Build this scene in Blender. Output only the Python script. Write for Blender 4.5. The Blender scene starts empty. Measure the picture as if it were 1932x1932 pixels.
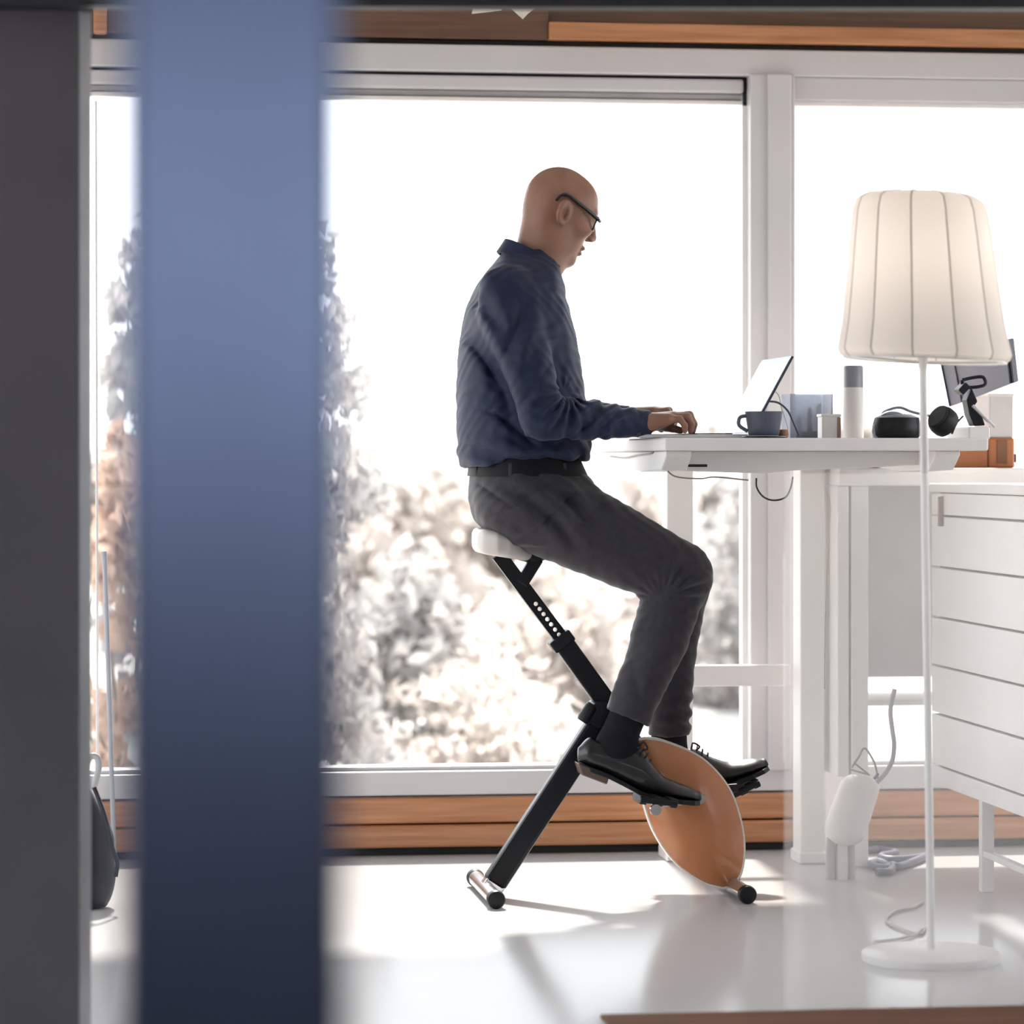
import bpy, bmesh, math, random
import numpy as np
from mathutils import Vector, Matrix
random.seed(7); rng = np.random.default_rng(7)
scene = bpy.context.scene
C = scene.collection

# ------------------------------------------------------------------ camera
TH = math.radians(7.4)          # the room is turned 7.4 degrees to the lens axis
FPX, HZ, CX, CAMZ = 6250.0, 870.0, 966.0, 1.03
cd = bpy.data.cameras.new('camera'); cam = bpy.data.objects.new('camera', cd); C.objects.link(cam)
cam.location = (0, 0, CAMZ); cam.rotation_euler = (math.pi/2, 0, -TH)
cd.sensor_width = 36; cd.sensor_fit = 'HORIZONTAL'; cd.lens = FPX/1932*36
cd.shift_y = -(966-HZ)/1932; cd.clip_start = 0.05; cd.clip_end = 400
cd.dof.use_dof = True; cd.dof.focus_distance = 7.8; cd.dof.aperture_fstop = 3.0
scene.camera = cam

# ------------------------------------------------------------------ sky, sun, exposure
w = bpy.data.worlds.new('world'); scene.world = w; w.use_nodes = True
bg = w.node_tree.nodes['Background']
bg.inputs[0].default_value = (0.90, 0.95, 1.0, 1); bg.inputs[1].default_value = 2.2
sd = bpy.data.lights.new('sun', 'SUN'); sd.energy = 8.5; sd.angle = math.radians(4); sd.color = (1.0, 0.93, 0.84)
sun = bpy.data.objects.new('sun', sd); C.objects.link(sun)
SUN_EL, SUN_AZ = math.radians(48.5), math.radians(3)     # azimuth from +v, clockwise
sdir = Vector((math.sin(SUN_AZ)*math.cos(SUN_EL), math.cos(SUN_AZ)*math.cos(SUN_EL), math.sin(SUN_EL)))
sun.rotation_euler = sdir.to_track_quat('Z', 'Y').to_euler(); sun.location = (2, 30, 30)
vs = scene.view_settings
vs.view_transform = 'Standard'; vs.look = 'None'; vs.exposure = 1.0; vs.gamma = 1.0; vs.use_curve_mapping = False
scene.cycles.use_denoising = True
scene.cycles.max_bounces = 10; scene.cycles.diffuse_bounces = 5; scene.cycles.glossy_bounces = 4
scene.cycles.transparent_max_bounces = 24; scene.cycles.caustics_reflective = False

# ------------------------------------------------------------------ helpers: measuring
cT, sT = math.cos(TH), math.sin(TH)
def Q(px, py, v):
    """room point on the plane y = v seen at pixel px, py"""
    t = (px-CX)/FPX; s = v/(cT - t*sT)
    return np.array([s*(t*cT+sT), v, CAMZ-(py-HZ)/FPX*s])
def QX(px, v): return float(Q(px, 0, v)[0])
def QZ(py, v, px=966): return float(Q(px, py, v)[2])
def F(px, py):
    """point on the floor"""
    s = CAMZ*FPX/(py-HZ); t = (px-CX)/FPX
    return np.array([s*(t*cT+sT), s*(cT-t*sT), 0.0])
def pxm(v): return FPX/(v/cT)      # pixels per metre near the middle

# ------------------------------------------------------------------ helpers: materials
MATS = {}
def mat(name, col, rough=0.5, metal=0.0, var=0.06, vscale=8.0, bump=0.0, bscale=60.0, spec=0.5, coat=0.0, sheen=0.0,
        emit=None, estr=0.0, stretch=(1, 1, 1), col2=None):
    if name in MATS: return MATS[name]
    m = bpy.data.materials.new(name); m.use_nodes = True; nt = m.node_tree; b = nt.nodes['Principled BSDF']
    b.inputs['Roughness'].default_value = rough; b.inputs['Metallic'].default_value = metal
    b.inputs['Specular IOR Level'].default_value = spec
    b.inputs['Coat Weight'].default_value = coat; b.inputs['Coat Roughness'].default_value = 0.08
    b.inputs['Sheen Weight'].default_value = sheen; b.inputs['Sheen Roughness'].default_value = 0.4
    tc = nt.nodes.new('ShaderNodeTexCoord'); mp = nt.nodes.new('ShaderNodeMapping'); mp.inputs['Scale'].default_value = stretch
    nt.links.new(tc.outputs['Object'], mp.inputs['Vector'])
    n = nt.nodes.new('ShaderNodeTexNoise'); n.inputs['Scale'].default_value = vscale; n.inputs['Detail'].default_value = 5
    nt.links.new(mp.outputs[0], n.inputs['Vector'])
    r = nt.nodes.new('ShaderNodeValToRGB'); e = r.color_ramp.elements
    c = np.array(col); c2 = c*(1+var) if col2 is None else np.array(col2)
    c1 = c*(1-var) if col2 is None else c
    e[0].position = .32; e[1].position = .68
    e[0].color = (*np.clip(c1, 0, 1), 1); e[1].color = (*np.clip(c2, 0, 1), 1)
    nt.links.new(n.outputs['Fac'], r.inputs[0]); nt.links.new(r.outputs[0], b.inputs['Base Color'])
    if bump:
        n2 = nt.nodes.new('ShaderNodeTexNoise'); n2.inputs['Scale'].default_value = bscale; n2.inputs['Detail'].default_value = 6
        nt.links.new(mp.outputs[0], n2.inputs['Vector'])
        bp = nt.nodes.new('ShaderNodeBump'); bp.inputs['Strength'].default_value = bump; bp.inputs['Distance'].default_value = 0.004
        nt.links.new(n2.outputs['Fac'], bp.inputs['Height']); nt.links.new(bp.outputs[0], b.inputs['Normal'])
    if emit is not None:
        b.inputs['Emission Color'].default_value = (*emit, 1); b.inputs['Emission Strength'].default_value = estr
    MATS[name] = m; return m
def glassmat(name, tint=(1, 1, 1), veil=0.0, veilcol=(.95, .93, .9), gloss=1.0):
    m = bpy.data.materials.new(name); m.use_nodes = True; nt = m.node_tree; nt.nodes.clear()
    o = nt.nodes.new('ShaderNodeOutputMaterial'); t = nt.nodes.new('ShaderNodeBsdfTransparent'); t.inputs[0].default_value = (*tint, 1)
    g = nt.nodes.new('ShaderNodeBsdfGlossy'); g.inputs['Roughness'].default_value = .03
    f = nt.nodes.new('ShaderNodeFresnel'); f.inputs[0].default_value = 1.45
    mu = nt.nodes.new('ShaderNodeMath'); mu.operation = 'MULTIPLY'; mu.inputs[1].default_value = .5*gloss
    nt.links.new(f.outputs[0], mu.inputs[0])
    mx = nt.nodes.new('ShaderNodeMixShader'); nt.links.new(mu.outputs[0], mx.inputs[0]); nt.links.new(t.outputs[0], mx.inputs[1]); nt.links.new(g.outputs[0], mx.inputs[2])
    out = mx
    if veil:
        tl = nt.nodes.new('ShaderNodeBsdfTranslucent'); tl.inputs[0].default_value = (*veilcol, 1)
        tc = nt.nodes.new('ShaderNodeTexCoord'); n = nt.nodes.new('ShaderNodeTexNoise'); n.inputs['Scale'].default_value = 80
        nt.links.new(tc.outputs['Object'], n.inputs['Vector'])
        mr = nt.nodes.new('ShaderNodeMapRange'); mr.inputs[3].default_value = veil*.9; mr.inputs[4].default_value = veil*1.1
        nt.links.new(n.outputs['Fac'], mr.inputs[0])
        m2 = nt.nodes.new('ShaderNodeMixShader'); nt.links.new(mr.outputs[0], m2.inputs[0]); nt.links.new(mx.outputs[0], m2.inputs[1]); nt.links.new(tl.outputs[0], m2.inputs[2]); out = m2
    nt.links.new(out.outputs[0], o.inputs[0]); MATS[name] = m; return m
def leafmat(name, c1, c2, trans=.5):
    m = bpy.data.materials.new(name); m.use_nodes = True; nt = m.node_tree; nt.nodes.clear()
    o = nt.nodes.new('ShaderNodeOutputMaterial'); d = nt.nodes.new('ShaderNodeBsdfDiffuse'); t = nt.nodes.new('ShaderNodeBsdfTranslucent')
    tc = nt.nodes.new('ShaderNodeTexCoord'); n = nt.nodes.new('ShaderNodeTexNoise'); n.inputs['Scale'].default_value = 3.5; n.inputs['Detail'].default_value = 4
    nt.links.new(tc.outputs['Object'], n.inputs['Vector'])
    r = nt.nodes.new('ShaderNodeValToRGB'); r.color_ramp.elements[0].position = .35; r.color_ramp.elements[1].position = .65
    r.color_ramp.elements[0].color = (*c1, 1); r.color_ramp.elements[1].color = (*c2, 1)
    nt.links.new(n.outputs['Fac'], r.inputs[0]); nt.links.new(r.outputs[0], d.inputs[0]); nt.links.new(r.outputs[0], t.inputs[0])
    mx = nt.nodes.new('ShaderNodeMixShader'); mx.inputs[0].default_value = trans
    nt.links.new(d.outputs[0], mx.inputs[1]); nt.links.new(t.outputs[0], mx.inputs[2]); nt.links.new(mx.outputs[0], o.inputs[0])
    MATS[name] = m; return m
def fabric_shade(name, col):
    m = bpy.data.materials.new(name); m.use_nodes = True; nt = m.node_tree; nt.nodes.clear()
    o = nt.nodes.new('ShaderNodeOutputMaterial'); d = nt.nodes.new('ShaderNodeBsdfDiffuse'); t = nt.nodes.new('ShaderNodeBsdfTranslucent')
    tc = nt.nodes.new('ShaderNodeTexCoord'); n = nt.nodes.new('ShaderNodeTexNoise'); n.inputs['Scale'].default_value = 240
    nt.links.new(tc.outputs['Object'], n.inputs['Vector'])
    r = nt.nodes.new('ShaderNodeValToRGB'); r.color_ramp.elements[0].color = (*(np.array(col)*.96), 1); r.color_ramp.elements[1].color = (*col, 1)
    nt.links.new(n.outputs['Fac'], r.inputs[0]); nt.links.new(r.outputs[0], d.inputs[0]); nt.links.new(r.outputs[0], t.inputs[0])
    mx = nt.nodes.new('ShaderNodeMixShader'); mx.inputs[0].default_value = .65
    nt.links.new(d.outputs[0], mx.inputs[1]); nt.links.new(t.outputs[0], mx.inputs[2]); nt.links.new(mx.outputs[0], o.inputs[0])
    MATS[name] = m; return m
def woodmat(name, c1, c2, rough=.45):
    return mat(name, c1, rough, col2=c2, vscale=6, stretch=(.6, 8, 14), bump=.12, bscale=8, coat=.15)

# ------------------------------------------------------------------ helpers: meshes
class MB:
    def __init__(s): s.v = []; s.f = []
    def add(s, vs, fs):
        n = len(s.v); s.v += [tuple(map(float, p)) for p in vs]; s.f += [tuple(i+n for i in f) for f in fs]; return s
    def box(s, a, b):
        x0, y0, z0 = a; x1, y1, z1 = b
        return s.add([(x0,y0,z0),(x1,y0,z0),(x1,y1,z0),(x0,y1,z0),(x0,y0,z1),(x1,y0,z1),(x1,y1,z1),(x0,y1,z1)],
                     [(0,3,2,1),(4,5,6,7),(0,1,5,4),(1,2,6,5),(2,3,7,6),(3,0,4,7)])
    def bar(s, p, q, wa, wb, up=(0, 1, 0)):
        """rectangular bar from p to q; wa across, wb along up"""
        p = Vector(p); q = Vector(q); d = (q-p).normalized(); u = Vector(up); a = d.cross(u).normalized(); u = a.cross(d).normalized()
        vs = []
        for c in (p, q):
            for i, j in ((-1,-1),(1,-1),(1,1),(-1,1)): vs.append(c+a*i*wa/2+u*j*wb/2)
        return s.add(vs, [(0,1,2,3)[::-1],(4,5,6,7),(0,1,5,4),(1,2,6,5),(2,3,7,6),(3,0,4,7)])
    def tube(s, pts, r, n=10, cap=True):
        pts = [Vector(p) for p in pts]; rs = r if hasattr(r, '__len__') else [r]*len(pts)
        vs = []; prev = None
        for i, p in enumerate(pts):
            d = (pts[min(i+1, len(pts)-1)]-pts[max(i-1, 0)]).normalized()
            if prev is None:
                a = d.orthogonal().normalized()
            else:
                a = (prev-d*prev.dot(d)).normalized()
            prev = a; b = d.cross(a)
            for k in range(n):
                t = 2*math.pi*k/n; vs.append(p+a*math.cos(t)*rs[i]+b*math.sin(t)*rs[i])
        fs = []
        for i in range(len(pts)-1):
            for k in range(n):
                fs.append((i*n+k, i*n+(k+1)%n, (i+1)*n+(k+1)%n, (i+1)*n+k))
        if cap:
            fs.append(tuple(range(n))[::-1]); fs.append(tuple((len(pts)-1)*n+k for k in range(n)))
        return s.add(vs, fs)
    def lathe(s, prof, c=(0, 0, 0), n=32, axis=(0, 0, 1), cap=True):
        ax = Vector(axis).normalized(); a = ax.orthogonal().normalized(); b = ax.cross(a); c = Vector(c); vs = []
        for r, h in prof:
            for k in range(n):
                t = 2*math.pi*k/n; vs.append(c+ax*h+(a*math.cos(t)+b*math.sin(t))*max(r, 1e-4))
        fs = []
        for i in range(len(prof)-1):
            for k in range(n): fs.append((i*n+k, i*n+(k+1)%n, (i+1)*n+(k+1)%n, (i+1)*n+k))
        if cap:
            fs.append(tuple(range(n))[::-1]); fs.append(tuple((len(prof)-1)*n+k for k in range(n)))
        return s.add(vs, fs)
    def prism(s, poly, v0, v1):
        """polygon in x,z swept from y=v0 to y=v1"""
        n = len(poly); vs = [(p[0], v0, p[1]) for p in poly]+[(p[0], v1, p[1]) for p in poly]
        fs = [tuple(range(n)), tuple(range(n, 2*n))[::-1]]+[(i, i+n, (i+1)%n+n, (i+1)%n) for i in range(n)]
        return s.add(vs, fs)
    def mesh(s, name, smooth=None):
        me = bpy.data.meshes.new(name); me.from_pydata(s.v, [], s.f)
        bm = bmesh.new(); bm.from_mesh(me); bmesh.ops.recalc_face_normals(bm, faces=bm.faces); bm.to_mesh(me); bm.free()
        if smooth:
            me.shade_smooth(); me.set_sharp_from_angle(angle=math.radians(smooth))
        return me
def link(name, me, m, parent=None, bevel=0.0, seg=2):
    o = bpy.data.objects.new(name, me); C.objects.link(o)
    if m is not None and not me.materials: me.materials.append(m)
    if parent is not None: o.parent = parent; o.matrix_parent_inverse = parent_inv(parent)
    if bevel:
        md = o.modifiers.new('bevel', 'BEVEL'); md.width = bevel; md.segments = seg; md.limit_method = 'ANGLE'; md.angle_limit = math.radians(40)
    return o
def parent_inv(p):
    mw = Matrix.LocRotScale(p.location, p.rotation_euler, p.scale)
    return mw.inverted()
def obj(name, mb, m, parent=None, bevel=0.0, smooth=None, seg=2):
    return link(name, mb.mesh(name, smooth), m, parent, bevel, seg)
def tag(o, label, cat, group=None):
    o['label'] = label; o['category'] = cat
    if group: o['group'] = group
    return o
def struct(o, label=None):
    o['kind'] = 'structure'
    if label: o['label'] = label
    return o
def thing(name, label, cat, loc=(0, 0, 0), group=None):
    o = bpy.data.objects.new(name, None); o.empty_display_size = .05; C.objects.link(o); o.location = [float(x) for x in loc]
    return tag(o, label, cat, group)
def box(name, a, b, m, parent=None, bevel=0.0): return obj(name, MB().box(a, b), m, parent, bevel)
def curve_pts(pts, n=8):
    """Catmull-Rom through pts"""
    P = [np.array(p, float) for p in pts]; P = [2*P[0]-P[1]]+P+[2*P[-1]-P[-2]]; out = []
    for i in range(1, len(P)-2):
        for k in range(n):
            t = k/n; a, b, c, d = P[i-1:i+3]
            out.append(.5*((2*b)+(-a+c)*t+(2*a-5*b+4*c-d)*t*t+(-a+3*b-3*c+d)*t**3))
    out.append(P[-2]); return out

# ------------------------------------------------------------------ helpers: signed distance modelling for bodies and soft things
class Field:
    def __init__(s, lo, hi, h):
        s.h = h; s.lo = np.array(lo, float); n = np.ceil((np.array(hi)-s.lo)/h).astype(int)+1
        s.g = np.full(n, 1.0, np.float32)
    def sub(s, lo, hi):
        i0 = np.maximum(np.floor((np.array(lo)-s.lo)/s.h).astype(int), 0); i1 = np.minimum(np.ceil((np.array(hi)-s.lo)/s.h).astype(int)+1, s.g.shape)
        i1 = np.maximum(i1, i0)
        ax = [(s.lo[k]+s.h*np.arange(i0[k], i1[k])).astype(np.float32) for k in range(3)]
        return tuple(slice(i0[k], i1[k]) for k in range(3)), ax[0][:, None, None], ax[1][None, :, None], ax[2][None, None, :]
    def put(s, fn, lo, hi, k=0.0, op='u'):
        pad = k+4*s.h; sl, X, Y, Z = s.sub(np.array(lo)-pad, np.array(hi)+pad)
        g = s.g[sl]
        if g.size == 0: return
        d = fn(X, Y, Z).astype(np.float32)
        if op == 's': a, b = -g, d        # subtract: max(g,-d) = -min(-g,d)
        else: a, b = g, d
        m = np.minimum(a, b)
        if k > 0:
            q = np.maximum(k-np.abs(a-b), 0)/k; m = m-q*q*k*.25
        s.g[sl] = -m if op == 's' else m
    def cone(s, a, b, ra, rb, k=0.0, op='u', flat=None):
        """round cone; flat=(vec, factor) squeezes distances along vec"""
        a = np.array(a, float); b = np.array(b, float); d = b-a; L2 = max(float(d@d), 1e-12)
        r = max(ra, rb)
        def fn(X, Y, Z):
            x, y, z = X-a[0], Y-a[1], Z-a[2]
            t = np.clip((x*d[0]+y*d[1]+z*d[2])/L2, 0, 1)
            ex, ey, ez = x-t*d[0], y-t*d[1], z-t*d[2]
            if flat is not None:
                n, q = flat; c = (ex*n[0]+ey*n[1]+ez*n[2])*(q-1)
                ex = ex+c*n[0]; ey = ey+c*n[1]; ez = ez+c*n[2]
            return np.sqrt(ex*ex+ey*ey+ez*ez)-(ra+(rb-ra)*t)
        s.put(fn, np.minimum(a, b)-r, np.maximum(a, b)+r, k, op)
    def ell(s, c, r, R=None, k=0.0, op='u'):
        c = np.array(c, float); r = np.array(r, float); R = np.eye(3) if R is None else R   # columns of R = local axes
        m = float(r.max())
        def fn(X, Y, Z):
            x, y, z = X-c[0], Y-c[1], Z-c[2]
            l = [(x*R[0, i]+y*R[1, i]+z*R[2, i]) for i in range(3)]
            k0 = np.sqrt(sum((l[i]/r[i])**2 for i in range(3))); k1 = np.sqrt(sum((l[i]/r[i]**2)**2 for i in range(3)))+1e-6
            return k0*(k0-1)/k1
        s.put(fn, c-m, c+m, k, op)
    def mesh(s, name, smooth=0):
        S = s.g; ins = S < 0
        n = np.array(S.shape)
        cnt = np.zeros(n-1, np.uint8)
        for dx in (0, 1):
            for dy in (0, 1):
                for dz in (0, 1): cnt += ins[dx:n[0]-1+dx, dy:n[1]-1+dy, dz:n[2]-1+dz]
        act = (cnt > 0) & (cnt < 8); idx = np.argwhere(act); N = len(idx)
        vid = np.full(act.shape, -1, np.int32); vid[act] = np.arange(N)
        cs = np.array([(i, j, k) for i in (0, 1) for j in (0, 1) for k in (0, 1)])
        V = np.stack([S[idx[:, 0]+c[0], idx[:, 1]+c[1], idx[:, 2]+c[2]] for c in cs], 1)
        pos = np.zeros((N, 3)); w = np.zeros(N)
        for a in range(8):
            for b in range(a+1, 8):
                if np.abs(cs[a]-cs[b]).sum() != 1: continue
                cr = (V[:, a] < 0) != (V[:, b] < 0)
                t = np.where(cr, V[:, a]/(V[:, a]-V[:, b]+1e-20), 0)
                p = cs[a]+t[:, None]*(cs[b]-cs[a]); pos += p*cr[:, None]; w += cr
        P = s.lo+(idx+pos/w[:, None])*s.h
        faces = []
        for ax in range(3):
            u, v = [(1, 2), (2, 0), (0, 1)][ax]
            a = [slice(None)]*3; b = [slice(None)]*3
            for q in range(3):
                if q == ax: a[q] = slice(0, n[q]-1); b[q] = slice(1, n[q])
                else: a[q] = slice(1, n[q]-1); b[q] = slice(1, n[q]-1)
            A = ins[tuple(a)]; B = ins[tuple(b)]; e = np.argwhere(A != B)
            if len(e) == 0: continue
            flip = A[tuple(e.T)]
            cell = e.copy(); 
            for q in range(3):
                if q != ax: cell[:, q] += 1
            def cv(du, dv):
                c = cell.copy(); c[:, u] -= du; c[:, v] -= dv; return vid[tuple(c.T)]
            q4 = np.stack([cv(1, 1), cv(0, 1), cv(0, 0), cv(1, 0)], 1)
            q4[~flip] = q4[~flip][:, ::-1]; faces.append(q4)
        Fq = np.concatenate(faces)
        for _ in range(smooth):
            acc = np.zeros_like(P); c = np.zeros(N)
            for k in range(4):
                i, j = Fq[:, k], Fq[:, (k+1) % 4]
                for q in range(3):
                    acc[:, q] += np.bincount(i, P[j, q], N)+np.bincount(j, P[i, q], N)
                c += np.bincount(i, minlength=N)+np.bincount(j, minlength=N)
            P = .5*P+.5*acc/c[:, None]
        me = bpy.data.meshes.new(name)
        me.vertices.add(N); me.vertices.foreach_set('co', P.astype(np.float32).ravel())
        M = len(Fq); me.loops.add(M*4); me.loops.foreach_set('vertex_index', Fq.astype(np.int32).ravel())
        me.polygons.add(M); me.polygons.foreach_set('loop_start', np.arange(0, 4*M, 4, dtype=np.int32)); me.polygons.foreach_set('loop_total', np.full(M, 4, np.int32))
        me.update(calc_edges=True); me.validate(); me.shade_smooth()
        return me
def smooth_table(rows, h=.004, sig=3):
    """rows: (t, a, b, ...) -> function of t giving smoothed columns"""
    R = np.array(sorted(rows)); t = np.arange(R[0, 0]-.02, R[-1, 0]+.02, h)
    cols = []
    k = np.exp(-.5*(np.arange(-3*sig, 3*sig+1)/sig)**2); k /= k.sum()
    for j in range(1, R.shape[1]):
        y = np.interp(t, R[:, 0], R[:, j]); y = np.convolve(np.pad(y, 3*sig, mode='edge'), k, 'valid'); cols.append(y)
    return lambda x: [np.interp(x, t, c).astype(np.float32) for c in cols]

# ================================================================== materials
M_floor = mat('polished_floor', (.54, .53, .53), .14, var=.03, vscale=1.2, bump=.02, bscale=3, spec=.5)
M_floor.node_tree.nodes['Principled BSDF'].inputs['IOR'].default_value = 1.07     # satin sealed floor, only mirrors at a low angle
M_white = mat('white_paint', (.83, .80, .78), .45, var=.03)
M_frame = mat('window_paint', (.62, .61, .62), .4, var=.03, vscale=3)
M_wall = mat('wall_paint', (.72, .70, .68), .7, var=.03, bump=.05)
M_ceil = mat('ceiling_paint', (.66, .65, .64), .8, var=.03)
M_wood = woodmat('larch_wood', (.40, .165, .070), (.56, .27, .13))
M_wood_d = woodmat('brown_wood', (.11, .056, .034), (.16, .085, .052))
M_dark = mat('dark_gap', (.012, .011, .014), .6)
M_jamb = mat('charcoal_paint', (.085, .078, .094), .45, var=.12, vscale=2.5)
M_alu = mat('aluminium', (.55, .54, .55), .35, metal=.6)
M_post = mat('blue_steel', (.086, .106, .176), .26, metal=.85, var=.10, vscale=3)
M_black = mat('black_metal', (.0045, .0045, .007), .38, var=.2, spec=.3)
M_blackp = mat('black_plastic', (.008, .008, .011), .45, var=.2, spec=.3)
M_chrome = mat('brushed_chrome', (.72, .72, .74), .18, metal=.9)
M_orange = mat('orange_gloss', (.50, .185, .068), .28, var=.05, coat=.5)
M_cream = mat('cream_plastic', (.78, .75, .70), .35)
M_glass = glassmat('window_glass')

# ================================================================== the room
VW = 8.60                              # inner face of the window wall
X0, X1 = -2.2, 4.6                     # side walls
VP0 = 5.3                              # where the dark corridor floor meets the polished floor
VB = -4.2                              # wall at the camera's back
CEIL = 2.62
struct(box('floor', (X0, VP0, -.12), (X1, VW+.22, 0), M_floor), 'polished pale grey floor mirroring the windows')
struct(box('floor_corridor', (X0, VB, -.12), (X1, VP0, 0), mat('dark_corridor_floor', (.018, .017, .022), .95, var=.2, vscale=90)), 'unseen corridor floor made dark for the post reflection')  # out of view; made dark so the post's lower reflection darkens
struct(box('ceiling', (X0, VB, CEIL), (X1, VW+.22, CEIL+.12), M_ceil))
for nm, wn_, xa, xb, v0, v1 in (('wall_left', 'window_6', X0-.15, X0, 2.4, 8.0), ('wall_right', 'window_7', X1, X1+.15, 2.4, 8.0)):  # unseen side windows, added to bring in front fill light
    z0, z1 = .25, 2.25
    struct(obj(nm, MB().box((xa, VB, 0), (xb, v0, CEIL)).box((xa, v1, 0), (xb, VW+.22, CEIL)).box((xa, v0, 0), (xb, v1, z0)).box((xa, v0, z1), (xb, v1, CEIL)), M_wall))
    xm = (xa+xb)/2; fr0 = MB()
    for vv in np.linspace(v0, v1-.07, 5): fr0.box((xm-.03, vv, z0), (xm+.03, vv+.07, z1))
    fr0.box((xm-.03, v0, z0), (xm+.03, v1, z0+.06)).box((xm-.03, v0, z1-.06), (xm+.03, v1, z1))
    sw = struct(obj(wn_, fr0, M_frame)); box('pane', (xm-.004, v0, z0+.06), (xm+.004, v1, z1-.06), M_glass, sw)
# wall behind the lens, with an unseen window added for front light
wb = MB(); bx0, bx1, bz0, bz1 = -1.2, 2.4, .95, 2.25
wb.box((X0, VB-.15, 0), (bx0, VB, CEIL)); wb.box((bx1, VB-.15, 0), (X1, VB, CEIL))
wb.box((bx0, VB-.15, 0), (bx1, VB, bz0)); wb.box((bx0, VB-.15, bz1), (bx1, VB, CEIL))
struct(obj('wall_back', wb, M_wall))
wn = struct(obj('window_4', MB().box((bx0, VB-.11, bz0), (bx1, VB-.05, bz0+.06)).box((bx0, VB-.11, bz1-.06), (bx1, VB-.05, bz1))
            .box((bx0, VB-.11, bz0), (bx0+.06, VB-.05, bz1)).box((bx1-.06, VB-.11, bz0), (bx1, VB-.05, bz1)).box((.57, VB-.11, bz0), (.63, VB-.05, bz1)), M_frame))
box('pane', (bx0+.06, VB-.085, bz0+.06), (bx1-.06, VB-.075, bz1-.06), M_glass, wn)

# window wall: heights
zg_t, zf_t, zc_t, zc_b = 2.127, 2.120, 2.050, 1.978     # gap, head rail top, head rail bottom, blind bottom
zs_t, zs_b = .232, .157
# header and parapet of wood boards
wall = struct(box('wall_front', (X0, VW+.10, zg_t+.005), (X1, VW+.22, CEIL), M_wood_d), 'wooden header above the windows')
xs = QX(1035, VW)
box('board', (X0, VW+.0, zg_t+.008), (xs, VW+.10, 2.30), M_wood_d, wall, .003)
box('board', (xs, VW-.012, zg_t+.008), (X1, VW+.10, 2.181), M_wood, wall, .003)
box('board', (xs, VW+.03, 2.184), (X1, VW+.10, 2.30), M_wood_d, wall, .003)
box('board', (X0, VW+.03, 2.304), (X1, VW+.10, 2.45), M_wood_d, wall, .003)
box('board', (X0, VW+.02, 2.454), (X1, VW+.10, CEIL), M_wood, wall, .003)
box('shadow_gap', (X0, VW+.03, zf_t), (X1, VW+.10, zg_t+.006), M_dark, wall)
par = struct(box('wall_front_lower', (X0, VW+.06, 0), (X1, VW+.22, zs_b-.004), M_wood_d), 'low wooden parapet under the windows')
box('board', (X0, VW+.005, .084), (X1, VW+.06, zs_b-.006), M_wood, par, .006)
box('board', (X0, VW-.005, .022), (X1, VW+.06, .080), M_wood, par, .006)
struct(box('floor_shade_strip', (X0, VW+.02, 0), (X1, VW+.06, .018), M_dark))  # dark strip coloured in for the shade under the boards
# frames
fr = MB().box((X0, VW+.01, zc_t), (X1, VW+.10, zf_t))
struct(obj('trim_1', fr, M_frame, bevel=.004), 'grey white head rail over all the windows')
struct(obj('trim_2', MB().box((X0, VW+.01, zs_b), (X1, VW+.10, zs_t-.012)).box((X0, VW+.03, zs_t-.012), (X1, VW+.09, zs_t)), M_frame, bevel=.004), 'grey white sill rail under the windows')
mul = [(QX(1416, VW), QX(1500, VW)), (QX(372, VW), QX(452, VW))]
for i, (a, b) in enumerate(mul):
    mm = MB().box((a, VW, zs_t-.02), (b, VW+.11, zc_t+.004)).box((a+.045, VW-.012, zs_t-.02), (b-.012, VW, zc_t+.004))
    struct(obj('trim_%d' % (3+i), mm, M_frame, bevel=.004))
spans = [(X0, mul[1][0]), (mul[1][1], mul[0][0]), (mul[0][1], X1)]
for i, (a, b) in enumerate(spans):
    wi = bpy.data.objects.new('window_%d' % (i+1), None); C.objects.link(wi); wi.location = (float(a), VW+.06, zs_t); struct(wi)
    g = .012 if i < 2 else 0
    # blind cassette under the head rail with a dark shadow gap round it
    if i < 2:
        box('shadow_gap', (a, VW+.05, zc_t-.006), (b, VW+.09, zc_t), M_dark, wi)
        box('shadow_gap', (b-.010, VW+.05, zc_b-.004), (b, VW+.09, zc_t-.004), M_dark, wi)
        ca = MB().box((a+.01, VW+.03, zc_b+.028), (b-.012, VW+.09, zc_t-.008)); obj('blind_cassette', ca, M_frame, wi, .006)
        obj('blind_roll', MB().tube([(a+.01, VW+.06, zc_b+.02), (b-.014, VW+.06, zc_b+.02)], .010, 14), M_alu, wi, smooth=50)
        box('blind_rail', (a+.01, VW+.045, zc_b-.002), (b-.012, VW+.07, zc_b+.009), M_white, wi, .003)
    else:
        obj('blind_cassette', MB().box((a, VW+.02, zc_b+.010), (b, VW+.09, zc_t)), M_frame, wi, .004)
        box('blind_rail', (a, VW+.03, zc_b-.004), (b, VW+.06, zc_b+.007), M_white, wi, .003)
    box('pane', (a, VW+.066, zs_t-.004), (b, VW+.074, zc_t), M_glass, wi)
    sa = MB().box((a, VW+.05, zs_t), (a+.012, VW+.09, zc_b)).box((b-.012, VW+.05, zs_t), (b, VW+.09, zc_b))
    obj('side_strip', sa, M_white, wi)
a, b = QX(176, VW), QX(202, VW)
tag(box('wooden_bracket', (a, VW-.06, QZ(66, VW, 190)), (b, VW, 2.26), M_wood, bevel=.006), 'small orange wooden bracket high beside the charcoal jamb', 'bracket')

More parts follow.
